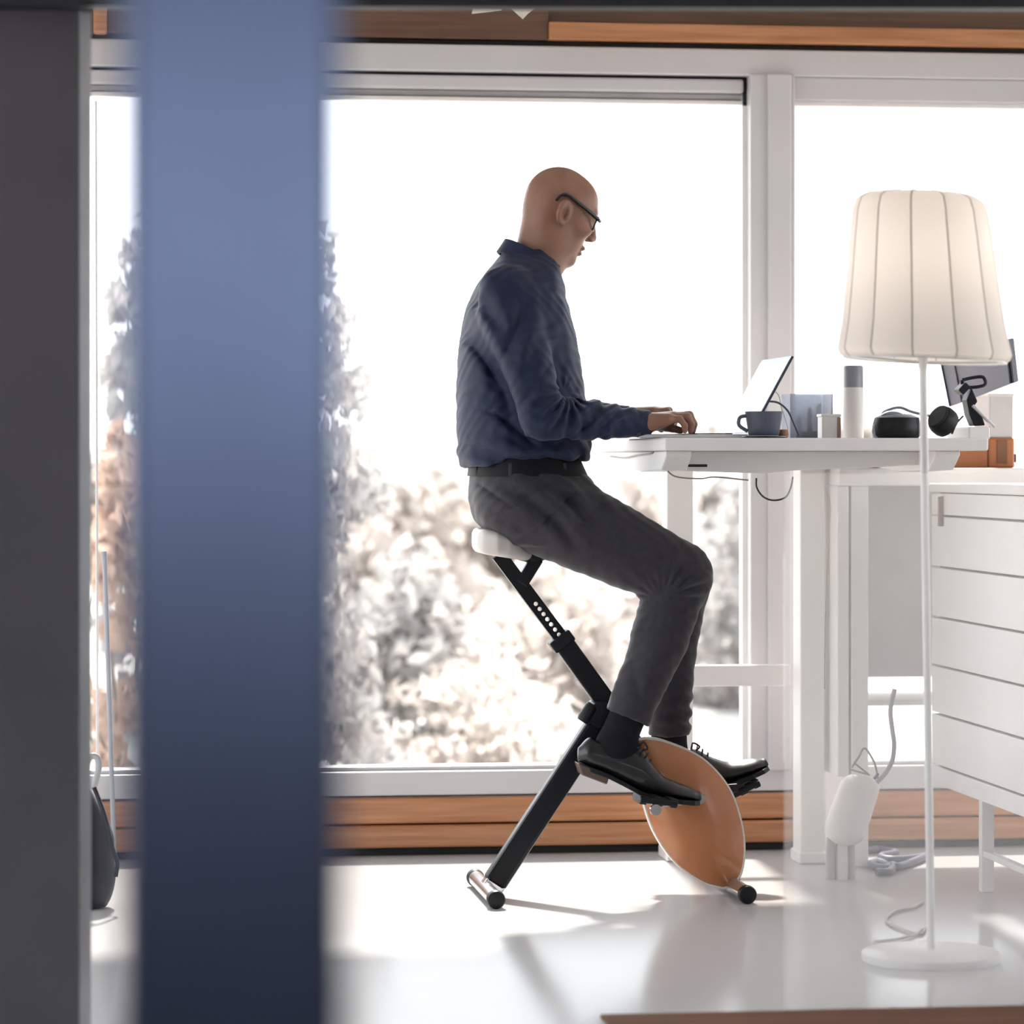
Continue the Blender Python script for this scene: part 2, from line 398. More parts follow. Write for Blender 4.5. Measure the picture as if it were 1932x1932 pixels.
# ================================================================== partition in front: charcoal jamb, head rail, glass, threshold, blue post
VP = 6.06
ja, jb = QX(-420, VP), QX(150, VP)
jm = struct(box('trim_5', (ja, VP-.05, 0), (jb, VP+.06, CEIL), M_jamb, bevel=.004), 'charcoal partition jamb at the left edge')
box('edge_strip', (jb, VP-.03, 0), (QX(172, VP), VP+.05, CEIL), M_alu, jm)
hx0, hx1 = Q(-260, 12, VP-.1), Q(2200, 17, VP+.02)
h = MB(); pa, pb = Vector(Q(-420, 13, VP-.06)), Vector(Q(4300, 24, 5.70)); 
h.bar((pa.x, pa.y, pa.z+.12), (pb.x, pb.y, pb.z+.12), .05, .24, (0, 0, 1))
struct(obj('trim_6', h, mat('head_rail_paint', (.010, .010, .016), .6)), 'dark head rail of the glass partition')
tp = F(1135, 1922)
struct(box('trim_7', (tp[0], VP-.50, 0), (X1, VP, .006), mat('threshold_wood', (.16, .075, .045), .85, var=.2, vscale=6, stretch=(.6, 8, 14), spec=.15)), 'brown wooden threshold strip')
gp = struct(box('window_5', (QX(1478, VP), VP-.012, .008), (X1-.01, VP-.004, QZ(893, VP, 1500)), glassmat('partition_glass', veil=.14)), 'waist high glass screen before the lamp and drawers')  # pale veil mixed into the glass imitates its hazy reflection
# blurred post close to the lens
VPO = 1.78
pa, pb = QX(222, VPO), QX(652, VPO)
pm_ = MB().box((pa, VPO, 0), (pb, VPO+.06, CEIL))
tag(obj('steel_post', pm_, M_post, bevel=.006), 'blurred blue grey steel post close to the lens', 'post')

# ================================================================== garden
M_grd = mat('pale_gravel', (.42, .40, .38), .9, var=.18, vscale=1.5)
struct(box('garden_ground', (-80, -80, -.45), (80, 130, -.30), M_grd), 'pale garden ground outside')
L_pale = leafmat('pale_leaves', (.43, .385, .355), (.56, .515, .48), .6)  # haze over the garden is put into these light leaf colours
L_grey = leafmat('grey_green_leaves', (.29, .28, .275), (.43, .405, .39), .5)
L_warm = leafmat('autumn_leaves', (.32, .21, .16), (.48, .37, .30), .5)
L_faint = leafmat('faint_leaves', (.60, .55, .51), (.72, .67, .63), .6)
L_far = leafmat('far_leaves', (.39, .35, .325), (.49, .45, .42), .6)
M_bark = mat('bark', (.22, .19, .17), .9, var=.25, bump=.4, bscale=20)
def leaf_cloud(blobs, n, size):
    """n leaves spread through a list of ellipsoid blobs (centre, radii)"""
    w = np.array([b[1][0]*b[1][1]*b[1][2] for b in blobs]); w = w**.8; w /= w.sum(); which = rng.choice(len(blobs), n, p=w)
    d = rng.normal(size=(n, 3))*.72; rad = np.ones(n)
    c = np.array([b[0] for b in blobs])[which]+d*rad[:, None]*np.array([b[1] for b in blobs])[which]
    a = rng.normal(size=(n, 3)); a /= np.linalg.norm(a, axis=1)[:, None]; b = np.cross(a, rng.normal(size=(n, 3))); b /= np.linalg.norm(b, axis=1)[:, None]
    s = size*(.6+.8*rng.random(n))[:, None]; nn = np.cross(a, b)
    v = np.stack([c-a*s, c+b*s*.5+nn*s*.15, c+a*s, c-b*s*.5+nn*s*.15], 1).reshape(-1, 3)
    f = np.arange(4*n).reshape(-1, 4)
    me = bpy.data.meshes.new('foliage'); me.from_pydata(v.tolist(), [], f.tolist()); return me
def plant(name, label, cat, base, blobs, n, size, lm, trunk=None, group=None):
    t = thing(name, label, cat, base, group)
    o = link('foliage', leaf_cloud(blobs, n, size), lm, t)
    o['kind'] = 'stuff'
    mb = MB()
    for c, r in (sorted(blobs, key=lambda b_: -b_[0][2])[:1] if cat == 'tree' else blobs[:4]):
        mid = (np.array(base)+np.array(c))/2+np.array([.1*rng.normal(), .1*rng.normal(), 0])
        mb.tube(curve_pts([base, mid, c], 4), [trunk or .03]*5+[(trunk or .03)*.5]*4, 5)
    obj('stem', mb, M_bark, t, smooth=60)
    return t
def garden(px, py_top, py_bot, d, wpx):
    """base point on garden ground below px at depth v=d, and width, height"""
    p = Q(px, HZ, d); k = d/FPX
    return np.array([p[0], d, -.30]), wpx*k, CAMZ-(py_top-HZ)*k
def shrub(px, top, d, wpx, n, size, lm, name, label, cat='shrub', low=-.30):
    b, wd, zt = garden(px, top, 0, d, wpx); blobs = []
    hgt = zt-low
    for i in range(40 if cat == 'tree' else 26):
        fz = rng.uniform(.04, .92); fx = rng.uniform(-.5, .5)*(1-.55*fz*fz)
        q = rng.uniform(.5, 1.3)
        blobs.append((np.array([b[0]+fx*wd, d+rng.uniform(-.5, .5), low+fz*hgt]), np.array([wd*(.10 if cat == 'tree' else .13)*q, .3, min(hgt*.13, wd*(.12 if cat == 'tree' else .25))*q])))
    blobs.append((np.array([b[0], d, low+.96*hgt]), np.array([wd*.10, .2, hgt*.05])))
    return plant(name, label, cat, b, blobs, n, size, lm, .012)
shrub(262, 480, 16.5, 190, 2600, .05, L_grey, 'birch_tree', 'slim grey green birch seen between jamb and blue post', 'tree')
shrub(225, 800, 14.0, 110, 700, .06, L_warm, 'autumn_bush', 'rust brown bush low beside the charcoal jamb')
shrub(590, 470, 13.2, 260, 3000, .04, L_grey, 'birch_tree', 'slender grey birch just right of the blue post', 'tree')
shrub(760, 900, 19, 330, 2600, .07, L_pale, 'garden_bush', 'grey leafy bush between blue post and seated person')
shrub(745, 1060, 15.2, 240, 1500, .055, L_grey, 'garden_bush', 'dark low bush beside the blue post')
shrub(985, 870, 23.4, 560, 3600, .09, L_pale, 'garden_bush', 'pale bush behind the back of the seated person')
shrub(1020, 1060, 16.8, 300, 1500, .06, L_pale, 'garden_bush', 'pale low bush behind the bike seat tube')
shrub(1210, 900, 19.8, 240, 1400, .07, L_pale, 'garden_bush', 'pale bush seen under the desk and behind the knee')
shrub(1380, 900, 17.5, 150, 1200, .06, L_grey, 'garden_bush', 'grey bush seen between the two desk legs')
shrub(900, 1270, 14.0, 420, 900, .05, L_pale, 'ground_plants', 'low pale plants along the foot of the window', 'plants')
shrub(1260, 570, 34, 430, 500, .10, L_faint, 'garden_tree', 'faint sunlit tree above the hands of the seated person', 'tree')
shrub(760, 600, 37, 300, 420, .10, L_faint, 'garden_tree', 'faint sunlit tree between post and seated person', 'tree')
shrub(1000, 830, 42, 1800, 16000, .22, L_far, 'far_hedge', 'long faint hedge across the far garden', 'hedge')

# ================================================================== standing desk
DN, DF = 7.42, 8.50
zt = QZ(826, DN, 1255); zu = zt-.029
dx0, dx1 = QX(1255, DN), QX(1865, DN)
desk = thing('standing_desk', 'white standing desk with laptop at which the person types', 'desk', ((dx0+dx1)/2, 8.0, 0))
box('desk_top', (dx0, DN, zu), (dx1, DF, zt), M_white, desk, .004)
bz = zu
for nm, xa in (('side_arm', dx0+.02), ('side_arm', dx1-.10)):
    poly = [(DN+.10, bz), (DF-.04, bz), (DF-.04, bz-.022), (DN+.45, bz-.05), (DN+.16, bz-.045), (DN+.10, bz-.012)]
    m = MB(); n = len(poly)
    m.add([(xa, p[0], p[1]) for p in poly]+[(xa+.06, p[0], p[1]) for p in poly],
          [tuple(range(n)), tuple(range(n, 2*n))[::-1]]+[(i, (i+1)%n, (i+1)%n+n, i+n) for i in range(n)])
    obj(nm, m, M_white, desk, .003)
va = 7.68
pts = [(QX(1243, va), zu), (QX(1782, va), zu), (QX(1782, va), zu-.016), (QX(1776, va), zu-.026), (QX(1762, va), zu-.031), (QX(1660, va), zu-.038), (QX(1500, va), zu-.046), (QX(1440, va), zu-.053), (QX(1275, va), zu-.046), (QX(1262, va), zu-.036)]
beam = obj('cable_tray', MB().prism(pts, va, va+.16), M_white, desk, .003)
box('slot', (QX(1273, va), va-.002, QZ(881, va, 1300)), (QX(1334, va), va+.004, QZ(876, va, 1300)), M_dark, beam)
# columns, cross bar, feet
vL, vR = 8.42, 8.30
lx0, lx1 = QX(1258, vL), QX(1308, vL); rx0, rx1 = QX(1510, vR), QX(1555, vR)
box('column', (lx0, vL, .03), (lx1, vL+.07, zu-.02), M_white, desk, .004)
box('column', (rx0, vR, .03), (rx1, vR+.09, zu-.02), M_white, desk, .004)
box('cross_bar', (lx1, vL+.0, QZ(1295, vL, 1390)), (rx0, vL+.03, QZ(1255, vL, 1390)), M_white, desk, .003)
box('foot', (lx0-.005, vL-.03, 0), (lx1+.005, vL+.10, .032), M_white, desk, .005)
box('foot', (rx0-.005, vR-.01, 0), (rx1+.005, vR+.10, .032), M_white, desk, .005)
M_cab = mat('dark_cable', (.03, .028, .03), .5); M_cabl = mat('grey_cable', (.30, .27, .26), .5); M_cabw = mat('beige_cable', (.55, .50, .45), .5)
def cable(name, label, pts, r, m, n=8): 
    return tag(obj(name, MB().tube(curve_pts(pts, n), r, 7), m, smooth=60), label, 'cable')
vq = va-.006
ca_ = dx0+.017
cable('desk_cable', 'thin grey cable running along the underside of the desk', [(ca_, 8.32, zu-.012), (ca_, 8.1, zu-.016), (ca_, 7.9, zu-.010), (ca_, 7.72, zu-.006), (QX(1240, vq), vq, zu-.004), Q(1252, 876, vq), Q(1272, 898, vq), Q(1320, 903, vq), Q(1350, 900, vq), Q(1412, 906, vq)], .0018, M_cabl)
cable('hanging_cable', 'dark cable loop hanging beneath the desk tray', [Q(1427, 902, va+.02), Q(1428, 920, va+.02), Q(1440, 937, va+.02), Q(1460, 944, va+.02), Q(1482, 938, va+.02), Q(1492, 920, va+.03), Q(1496, 900, va+.04)], .0022, M_cab)

# ------------------------------------------------------------------ things on the desk
ls = mat('laptop_aluminium', (.62, .62, .64), .3, metal=.7); M_key = mat('keycaps', (.02, .02, .024), .5)
l0, l1 = 7.60, 7.94
hx = QX(1413, l0); fx = QX(1206, l0)
lap = thing('laptop', 'open laptop with bright tilted screen under the typing hands', 'laptop', ((hx+fx)/2, (l0+l1)/2, zt))
base = box('base', (fx, l0, zt), (hx, l1, zt+.010), ls, lap, .003)
kb = MB()
for r in range(5):
    for c in range(12):
        x = hx-.035-r*.021; y = l0+.022+c*.0248
        kb.box((x-.018, y, zt+.010), (x, y+.022, zt+.0125))
obj('keyboard', kb, M_key, base)
top = Q(1494, 671, l0); bot = np.array([hx, l0, zt+.008]); ld = Vector((top[0]-bot[0], 0, top[2]-bot[2])); ll = ld.length; ld.normalize(); nn = Vector((-ld.z, 0, ld.x))
def slab(p, d, n, ln, th, y0, y1, m0=0.0):
    p = Vector((p[0], 0, p[2])); a = p+d*m0; b = p+d*(ln-m0); vs = []
    for y in (y0, y1):
        for q in (a, b, b+n*th, a+n*th): vs.append((q.x, y, q.z))
    return MB().add(vs, [(0,1,2,3),(7,6,5,4),(0,4,5,1),(1,5,6,2),(2,6,7,3),(3,7,4,0)])
lid = obj('lid', slab(bot, ld, nn, ll, -.006, l0, l1), mat('lid_edge', (.05, .06, .09), .35, metal=.4), lap, .001)
obj('screen', slab(np.array(bot)+np.array(nn)*.0006, ld, nn, ll, .0006, l0+.006, l1-.006, .008), mat('screen_white', (.8, .8, .8), .25, emit=(1, .98, .95), estr=.55), lid)
# mug on coaster
def lathe_at(px, v, prof, m, name, parent=None, n=36, sm=45): return obj(name, MB().lathe(prof, (QX(px, v), v, zt), n), m, parent, smooth=sm)
vm = 7.53; k = 1/pxm(vm)
cst = tag(lathe_at(1441, vm, [(.001, 0), (.052, 0), (.053, .003), (.050, .005), (.001, .005)], M_blackp, 'coaster'), 'black round coaster under the blue grey mug', 'coaster')
mug = thing('mug', 'blue grey tapered mug standing before the laptop screen', 'mug', (QX(1441, vm), vm, zt+.005))
M_mug = mat('blue_grey_glaze', (.085, .10, .145), .35, coat=.2)
mb = MB().lathe([(.001, .006), (.033, .006), (.036, .010), (.044, .060), (.0445, .062), (.041, .062), (.034, .013), (.001, .012)], (QX(1441, vm), vm, zt), 40); obj('body', mb, M_mug, mug, smooth=50)
mx = QX(1441, vm)
obj('handle', MB().tube(curve_pts([(mx-.040, vm, zt+.052), (mx-.056, vm, zt+.048), (mx-.058, vm, zt+.030), (mx-.038, vm, zt+.016)], 6), .0045, 8), M_mug, mug, smooth=60)
cork = tag(lathe_at(1478, vm+.02, [(.001, 0), (.010, 0), (.012, .008), (.010, .020), (.001, .021)], mat('cork', (.30, .15, .09), .7), 'cork_stopper', n=18), 'small brown cork right beside the blue grey mug', 'stopper')
cable('laptop_cable', 'dark cable arching from the laptop screen to the desk', [Q(1447, 757, 7.84), Q(1468, 760, 7.84), Q(1486, 775, 7.84), Q(1498, 800, 7.84), Q(1507, 821, 7.84)], .0026, mat('slate_cable', (.06, .07, .10), .5))
cable('thin_cord', 'thin pale cord looping behind the laptop screen', [Q(1452, 745, 7.9), Q(1462, 739, 7.9), Q(1470, 748, 7.9), Q(1474, 768, 7.9), Q(1484, 800, 7.9), Q(1488, 822, 7.9)], .0014, M_cabw)
# translucent grey box with bits inside
vb = 8.12; M_acr = glassmat('grey_acrylic', (.72, .74, .78), veil=.45, veilcol=(.52, .53, .56))
b0, b1 = QX(1491, vb), QX(1572, vb); tb = QZ(743, vb, 1530)
abx = thing('acrylic_box', 'translucent grey square box behind the white tub', 'box', ((b0+b1)/2, vb, zt))
bm_ = MB().box((b0, vb, zt), (b1, vb+.003, tb)).box((b0, vb+.10, zt), (b1, vb+.103, tb)).box((b0, vb+.003, zt), (b0+.003, vb+.10, tb)).box((b1-.003, vb+.003, zt), (b1, vb+.10, tb)).box((b0+.003, vb+.003, zt), (b1-.003, vb+.10, zt+.003))
obj('shell', bm_, M_acr, abx)
for i, (px, py, w_, h_) in enumerate(((1528, 775, .010, .034), (1548, 768, .012, .040), (1513, 790, .012, .020))):
    box('paper_slip', (QX(px, vb), vb+.02+.02*i, zt+.004), (QX(px, vb)+w_, vb+.03+.02*i, QZ(py, vb)+h_*.3), M_white, abx)
box('red_pad', (QX(1520, vb), vb+.04, zt+.004), (QX(1548, vb), vb+.09, zt+.022), mat('dark_red', (.10, .035, .03), .6), abx, .003)
# white tub
vt = 7.85; t0, t1 = QX(1551, vt), QX(1586, vt); tz = QZ(781, vt, 1570)
tub = thing('paper_tub', 'small white square tub between grey box and white flask', 'tub', ((t0+t1)/2, vt, zt))
box('body', (t0, vt, zt), (t1, vt+.05, tz-.006), M_white, tub, .003); box('rim', (t0-.002, vt-.002, tz-.007), (t1+.002, vt+.052, tz), M_white, tub, .002)
box('brown_band', (t1-.0085, vt-.0012, zt+.001), (t1+.0004, vt+.05, tz-.008), mat('brown_card', (.30, .20, .16), .6), tub)
# tall flask
vf = 7.95; fr_ = 19.5/pxm(vf); fz = QZ(690, vf, 1610)-zt; fc = QZ(731, vf, 1610)-zt
fl = thing('flask', 'tall white flask with grey cap standing left of the lamp pole', 'flask', (QX(1610, vf), vf, zt))
obj('body', MB().lathe([(.001, 0), (fr_, 0), (fr_, fc), (.001, fc)], (QX(1610, vf), vf, zt), 36), M_white, fl, smooth=40)
obj('cap', MB().lathe([(.001, fc), (fr_*.98, fc), (fr_*.98, fz-.004), (fr_*.9, fz), (.001, fz)], (QX(1610, vf), vf, zt), 36), mat('grey_cap', (.30, .31, .35), .35), fl, smooth=40)
# headphones
hv = 7.72; hp = thing('headphones', 'black over ear headphones lying behind the lamp pole', 'headphones', (QX(1725, hv), hv, zt))
def disc(c, ax, r, th, m, name, par, n=36):
    return obj(name, MB().lathe([(r*.55, -th/2), (r*.92, -th/2), (r, -th*.25), (r, th*.25), (r*.92, th/2), (r*.55, th/2)], c, n, ax), m, par, smooth=40)
cL = np.array(Q(1692, 799, hv)); cL[2] = zt+.0305
cR = np.array(Q(1780, 797, hv+.02)); cR[2] = zt+.042
obj('ear_cup', MB().lathe([(.001, -.030), (.050, -.030), (.056, -.022), (.058, 0), (.053, .020), (.035, .028), (.001, .030)], cL, 36, (0, 0, 1)), M_blackp, hp, smooth=40)
obj('ear_cushion', MB().lathe([(.030, -.012), (.046, -.012), (.050, .0), (.046, .012), (.030, .012)], cL+np.array([-.012, -.012, -.012]), 36, (-.3, -1, .1)), mat('silver_highlight', (.38, .40, .45), .25, metal=.6), hp, smooth=40)  # silver ring coloured in for the highlight on the dark cup
disc(cR, (-.75, -.35, .55), .036, .034, M_blackp, 'ear_cup', hp); disc(cR+np.array([-.014, -.007, .011]), (-.75, -.35, .55), .031, .012, mat('cushion_black', (.006, .006, .008), .7), 'ear_cushion', hp)
obj('headband', MB().tube(curve_pts([cL+np.array([-.035, .02, .022]), cL+np.array([-.02, .03, .036]), cL+np.array([.015, .035, .045]), cL+np.array([.05, .04, .034]), cR+np.array([-.01, .03, .01])], 8), .0035, 8), mat('band_grey', (.25, .26, .30), .35, metal=.4), hp, smooth=60)
obj('yoke', MB().tube([Q(1796, 818, hv), Q(1803, 800, hv+.01), Q(1800, 784, hv+.02)], .0028, 8).tube([Q(1780, 820, hv), Q(1803, 800, hv+.01), Q(1817, 785, hv+.02)], .0024, 8), M_blackp, hp, smooth=60)
# monitor on a dark stand, seen from behind and tilted
mv = 7.98
mon = thing('monitor', 'grey tilted monitor on black stand at the right end of desk', 'monitor', (QX(1835, 7.75), 7.75, zt))
P4 = [Q(1771, 690, mv+.22), Q(1905, 664, mv-.10), Q(1911, 722, mv-.10), Q(1790, 768, mv+.22)]
P4[0] = Q(1768, 660, mv+.22); P4[1] = Q(1902, 640, mv-.10)
nrm = np.cross(P4[1]-P4[0], P4[3]-P4[0]); nrm /= np.linalg.norm(nrm)
M_mon = mat('monitor_grey', (.16, .16, .20), .4)
pan = MB().add([*P4, *[p+nrm*.018 for p in P4]], [(0,1,2,3),(7,6,5,4),(0,4,5,1),(1,5,6,2),(2,6,7,3),(3,7,4,0)])
panel = obj('panel', pan, M_mon, mon, .003)
def lerp(a, b, t): return np.array(a)*(1-t)+np.array(b)*t
for t in (.03, .22):
    obj('seam', MB().tube([lerp(P4[0], P4[1], t)+(-nrm*.002 if True else 0), lerp(P4[3], P4[2], t)-nrm*.002], .0025, 6), mat('seam_slate', (.035, .04, .07), .4), panel)
obj('edge_strip', MB().tube([lerp(P4[0], P4[1], .985), lerp(P4[3], P4[2], .985)], .006, 8), M_blackp, panel)
# stand: hinge loop, leaning neck, foot
nv = 7.80
obj('hinge_frame', MB().tube(curve_pts([Q(1815, 717, nv), Q(1838, 712, nv), Q(1855, 712, nv), Q(1858, 726, nv), Q(1835, 731, nv), Q(1818, 728, nv), Q(1815, 717, nv)], 4), .0045, 8), M_blackp, mon, smooth=60)
obj('hinge', MB().bar(Q(1808, 741, nv), Q(1822, 726, nv), .018, .05), M_blackp, mon, .003)
neck = [Q(1830, 733, nv), Q(1841, 758, nv), Q(1835, 765, nv), Q(1848, 780, nv), Q(1855, 803, nv), Q(1834, 804, nv), Q(1825, 782, nv), Q(1820, 755, nv)]
obj('neck', MB().prism([(p[0], p[2]) for p in neck], nv-.02, nv+.03), M_blackp, mon, .003)
obj('strut', MB().tube([Q(1835, 765, nv-.03), Q(1876, 806, nv-.03)], .004, 8), M_alu, mon, smooth=60)
box('foot', (QX(1828, 7.72), 7.72, zt), (QX(1880, 7.72)-.015, 7.92, QZ(805, 7.72, 1850)), M_white, mon, .004)
# pale box behind on the sideboard is built with the sideboard

# ================================================================== sideboard behind the desk, drawer chest, lamp
SZ = QZ(883, 8.22, 1800); sv0, sv1 = 8.22, 8.56
sx0, sx1 = QX(1580, sv0), 2.62
sb = thing('sideboard', 'white open sideboard against the window behind the desk', 'sideboard', ((sx0+sx1)/2, 8.4, 0))
M_gpan = mat('pale_grey_board', (.48, .46, .45), .6)
box('top', (sx0, sv0-.02, SZ-.045), (sx1, sv1, SZ), M_white, sb, .004)
box('end_panel', (sx0, sv0, .23), (sx0+.03, sv1, SZ-.045), M_white, sb, .003)
box('back_panel', (sx0+.03, sv1-.02, .46), (sx1, sv1, SZ-.045), M_gpan, sb)
pc0, pc1 = QX(1606, sv0), QX(1674, sv0)
box('leg', (pc0, sv0, 0), (pc0+.045, sv0+.045, SZ-.045), M_white, sb, .003)
box('leg', (sx1-.05, sv0, 0), (sx1, sv0+.05, SZ-.045), M_white, sb, .003)
box('leg', (pc0, sv1-.05, 0), (pc0+.045, sv1, .46), M_white, sb, .003)
box('shelf', (sx0+.03, sv0+.02, QZ(1333, sv0, 1650)), (sx1-.05, sv1-.02, QZ(1322, sv0, 1650)), M_white, sb, .002)
cable('drop_cable', 'thin brown cable hanging down beside the desk column', [Q(1562, 928, 8.16), Q(1566, 960, 8.16), Q(1563, 1040, 8.16), Q(1558, 1130, 8.16), Q(1556, 1240, 8.16), Q(1556, 1300, 8.16)], .0015, mat('brown_cable', (.30, .20, .15), .5))
obj_ = thing('orange_case', 'long orange case with dark clasp on the sideboard', 'case', (QX(1800, 8.3), 8.36, SZ))
ov = 8.30; oz = QZ(826, ov, 1890)
M_case = mat('orange_shell', (.40, .14, .05), .45, var=.08)
obj('body', MB().box((QX(1668, ov), ov, SZ), (dx1+.012, ov+.16, zu-.008)).box((dx1+.012, ov, SZ), (QX(1864, ov), ov+.16, QZ(842, ov, 1830))), M_case, obj_, .004)
box('end_block', (QX(1864, ov)+.0005, ov-.004, SZ), (QX(1914, ov), ov+.164, oz), M_case, obj_, .006)
box('grip_panel', (QX(1881, ov-.004), ov-.006, SZ+.012), (QX(1900, ov-.004), ov-.004, oz-.006), mat('brown_grip', (.20, .09, .045), .7), obj_)
box('clasp', (QX(1914, ov), ov+.02, QZ(872, ov, 1920)), (QX(1922, ov), ov+.06, QZ(856, ov, 1920)), M_blackp, obj_, .002)
pv = 8.32
pb_ = thing('cardboard_box', 'pale grey box behind the monitor stand on the orange case', 'box', (QX(1880, ov+.02), ov+.02, oz))
box('carton', (QX(1866, ov)+.002, ov+.004, oz), (QX(1913, ov), ov+.15, QZ(744, ov, 1890)), mat('pale_card', (.55, .53, .52), .7), pb_, .003)
box('lid_flap', (QX(1864, ov)+.002, ov+.002, QZ(748, ov, 1890)), (QX(1914, ov), ov+.152, QZ(742, ov, 1890)), mat('pale_card2', (.66, .64, .62), .7), pb_, .002)

# drawer chest at the right, fronts facing left
cxp = QX(1757, 8.10); cv0, cv1 = 7.02, 8.10
ch = thing('drawer_chest', 'white drawer chest on legs at the right edge', 'chest', (cxp+.25, 7.56, 0))
M_chest = mat('chest_white', (.82, .80, .78), .4, var=.02); M_brn = mat('brown_seam', (.20, .13, .10), .6)
ztop = QZ(928, 8.10, 1757)
zb = QZ(1478, 8.10, 1757)
body = box('carcass', (cxp+.022, cv0, zb), (cxp+.50, cv1, ztop), M_brn, ch)
box('top', (cxp-.004, cv0-.01, ztop), (cxp+.51, cv1+.006, ztop+.022), M_chest, ch, .003)
edges = [928, 972, 1068, 1162, 1253, 1343, 1440, 1478]
for i in range(7):
    z1 = QZ(edges[i], 8.10, 1757)-.0028; z0 = QZ(edges[i+1], 8.10, 1757)+.0028
    dr = box('drawer', (cxp, cv0+.004, z0), (cxp+.0225, cv1-.004, z1), M_chest, ch, .0015)
    if i == 1:
        hxv = 7.98
        obj('handle', MB().box((cxp-.012, hxv, QZ(993, hxv, 1780)), (cxp, hxv+.012, QZ(936, hxv, 1780))), mat('bronze', (.22, .12, .08), .4, metal=.5), dr, .002)
box('end_panel', (cxp+.001, cv0-.012, zb), (cxp+.50, cv0, ztop), M_chest, ch, .002); box('end_panel', (cxp+.0225, cv1, zb), (cxp+.50, cv1+.004, ztop), M_chest, ch)
for (x, y) in ((cxp+.02, cv0+.03), (cxp+.02, cv1-.40), (cxp+.46, cv0+.03), (cxp+.46, cv1-.05)):
    box('leg', (x, y, 0), (x+.03, y+.03, zb), M_chest, ch, .002)
box('lower_rail', (cxp+.022, cv0+.06, .085), (cxp+.042, cv1-.40, .10), M_chest, ch, .002)

# floor lamp
lb = F(1757, 1812); LV = lb[1]; lkx = 1/pxm(LV)
lamp = thing('floor_lamp', 'white floor lamp with ribbed fabric shade', 'floor lamp', lb)
M_lamp = mat('lamp_white', (.74, .73, .72), .35)
obj('base', MB().lathe([(.001, 0), (.141, 0), (.143, .004), (.143, .016), (.138, .020), (.02, .024), (.001, .024)], lb, 64), M_lamp, lamp, smooth=40)
ptop = Q(1741, 668, LV)
obj('pole', MB().tube([(lb[0], lb[1], .02), tuple(lerp(lb, ptop, .5)), tuple(ptop)], .0085, 14), M_lamp, lamp, smooth=60)
sc_ = np.array(Q(1740, 520, LV))
NR = 12
def shade_prof():
    zz = lambda py: QZ(py, LV, 1740)
    return [(2, 365), (60, 363), (104, 368), (122, 378), (130, 400), (137, 450), (146, 530), (156, 610), (164, 650), (167, 664), (163, 674), (155, 679)]
vsS = []; prof = shade_prof(); NS = NR*10; ax = Vector((-.030, 0, 1)).normalized()
for ir, (rp, py) in enumerate(prof):
    zc = QZ(py, LV, 1740); cx_ = sc_[0]-.030*(zc-sc_[2])*-1*-1
    for kx in range(NS):
        t = 2*math.pi*kx/NS+.13; ph = (kx % 10)/10
        bul = math.sin(math.pi*ph)**.6
        r = rp*lkx*(1.0 if ir < 2 else (.972+.028*bul)); 
        x, y = r*math.cos(t), r*math.sin(t)
        vsS.append((cx_+x, sc_[1]+y, zc-.045*x))
fsS = []
for ir in range(len(prof)-1):
    for kx in range(NS): fsS.append((ir*NS+kx, ir*NS+(kx+1)%NS, (ir+1)*NS+(kx+1)%NS, (ir+1)*NS+kx))
shade = obj('shade', MB().add(vsS, fsS), fabric_shade('shade_fabric', (.93, .90, .87)), lamp, smooth=80)
sm_ = shade.modifiers.new('solid', 'SOLIDIFY'); sm_.thickness = .0012
for kx in range(NR):
    pts = [np.array(vsS[ir*NS+kx*10]) for ir in range(1, len(prof))]
    obj('rib', MB().tube([tuple(sc_*0+p) for p in pts], .0016, 5), mat('rib_thread', (.45, .41, .38), .7), shade, smooth=60)
rim = [np.array(vsS[(len(prof)-1)*NS+kx]) for kx in range(0, NS, 2)]
obj('lower_ring', MB().tube([tuple(p) for p in rim+[rim[0]]], .003, 6), M_lamp, lamp, smooth=60)
zr = QZ(684, LV, 1740)
obj('spider', MB().tube([(ptop[0]-.158, LV, QZ(676, LV, 1740)+.007), (ptop[0], LV, zr), (ptop[0]+.158, LV, QZ(676, LV, 1740)-.007)], .003, 6).lathe([(.001, -.012), (.010, -.012), (.010, .012), (.001, .012)], (ptop[0], LV, zr), 16), M_lamp, lamp, smooth=60)
obj('socket', MB().lathe([(.001, 0), (.016, 0), (.016, .05), (.001, .05)], tuple(ptop), 16), M_lamp, lamp, smooth=40)
obj('bulb', MB().lathe([(.012, .05), (.030, .085), (.034, .11), (.024, .135), (.001, .143)], tuple(ptop), 20), M_lamp, lamp, smooth=60)
ld_ = bpy.data.lights.new('shade_fill_light', 'POINT'); ld_.energy = 0.42; ld_.color = (1.0, .93, .85); ld_.shadow_soft_size = .035  # faint point light added inside the shade to lift its brightness
lo2 = bpy.data.objects.new('shade_fill_light', ld_); C.objects.link(lo2); lo2.location = (float(ptop[0]), float(ptop[1]), float(ptop[2])+.19); lo2.parent = lamp; lo2.matrix_parent_inverse = parent_inv(lamp)
fc_ = lambda px, py: tuple(F(px, py)+np.array([0, 0, .004]))
cable('lamp_cable', 'beige lamp cord zigzagging on the floor left of the lamp base', [fc_(1741, 1705), fc_(1720, 1716), fc_(1690, 1722), fc_(1672, 1738), fc_(1690, 1752), fc_(1735, 1765), fc_(1745, 1753), fc_(1728, 1766), fc_(1690, 1776), fc_(1652, 1780), fc_(1650, 1783), fc_(1680, 1788)], .0032, M_cabw)

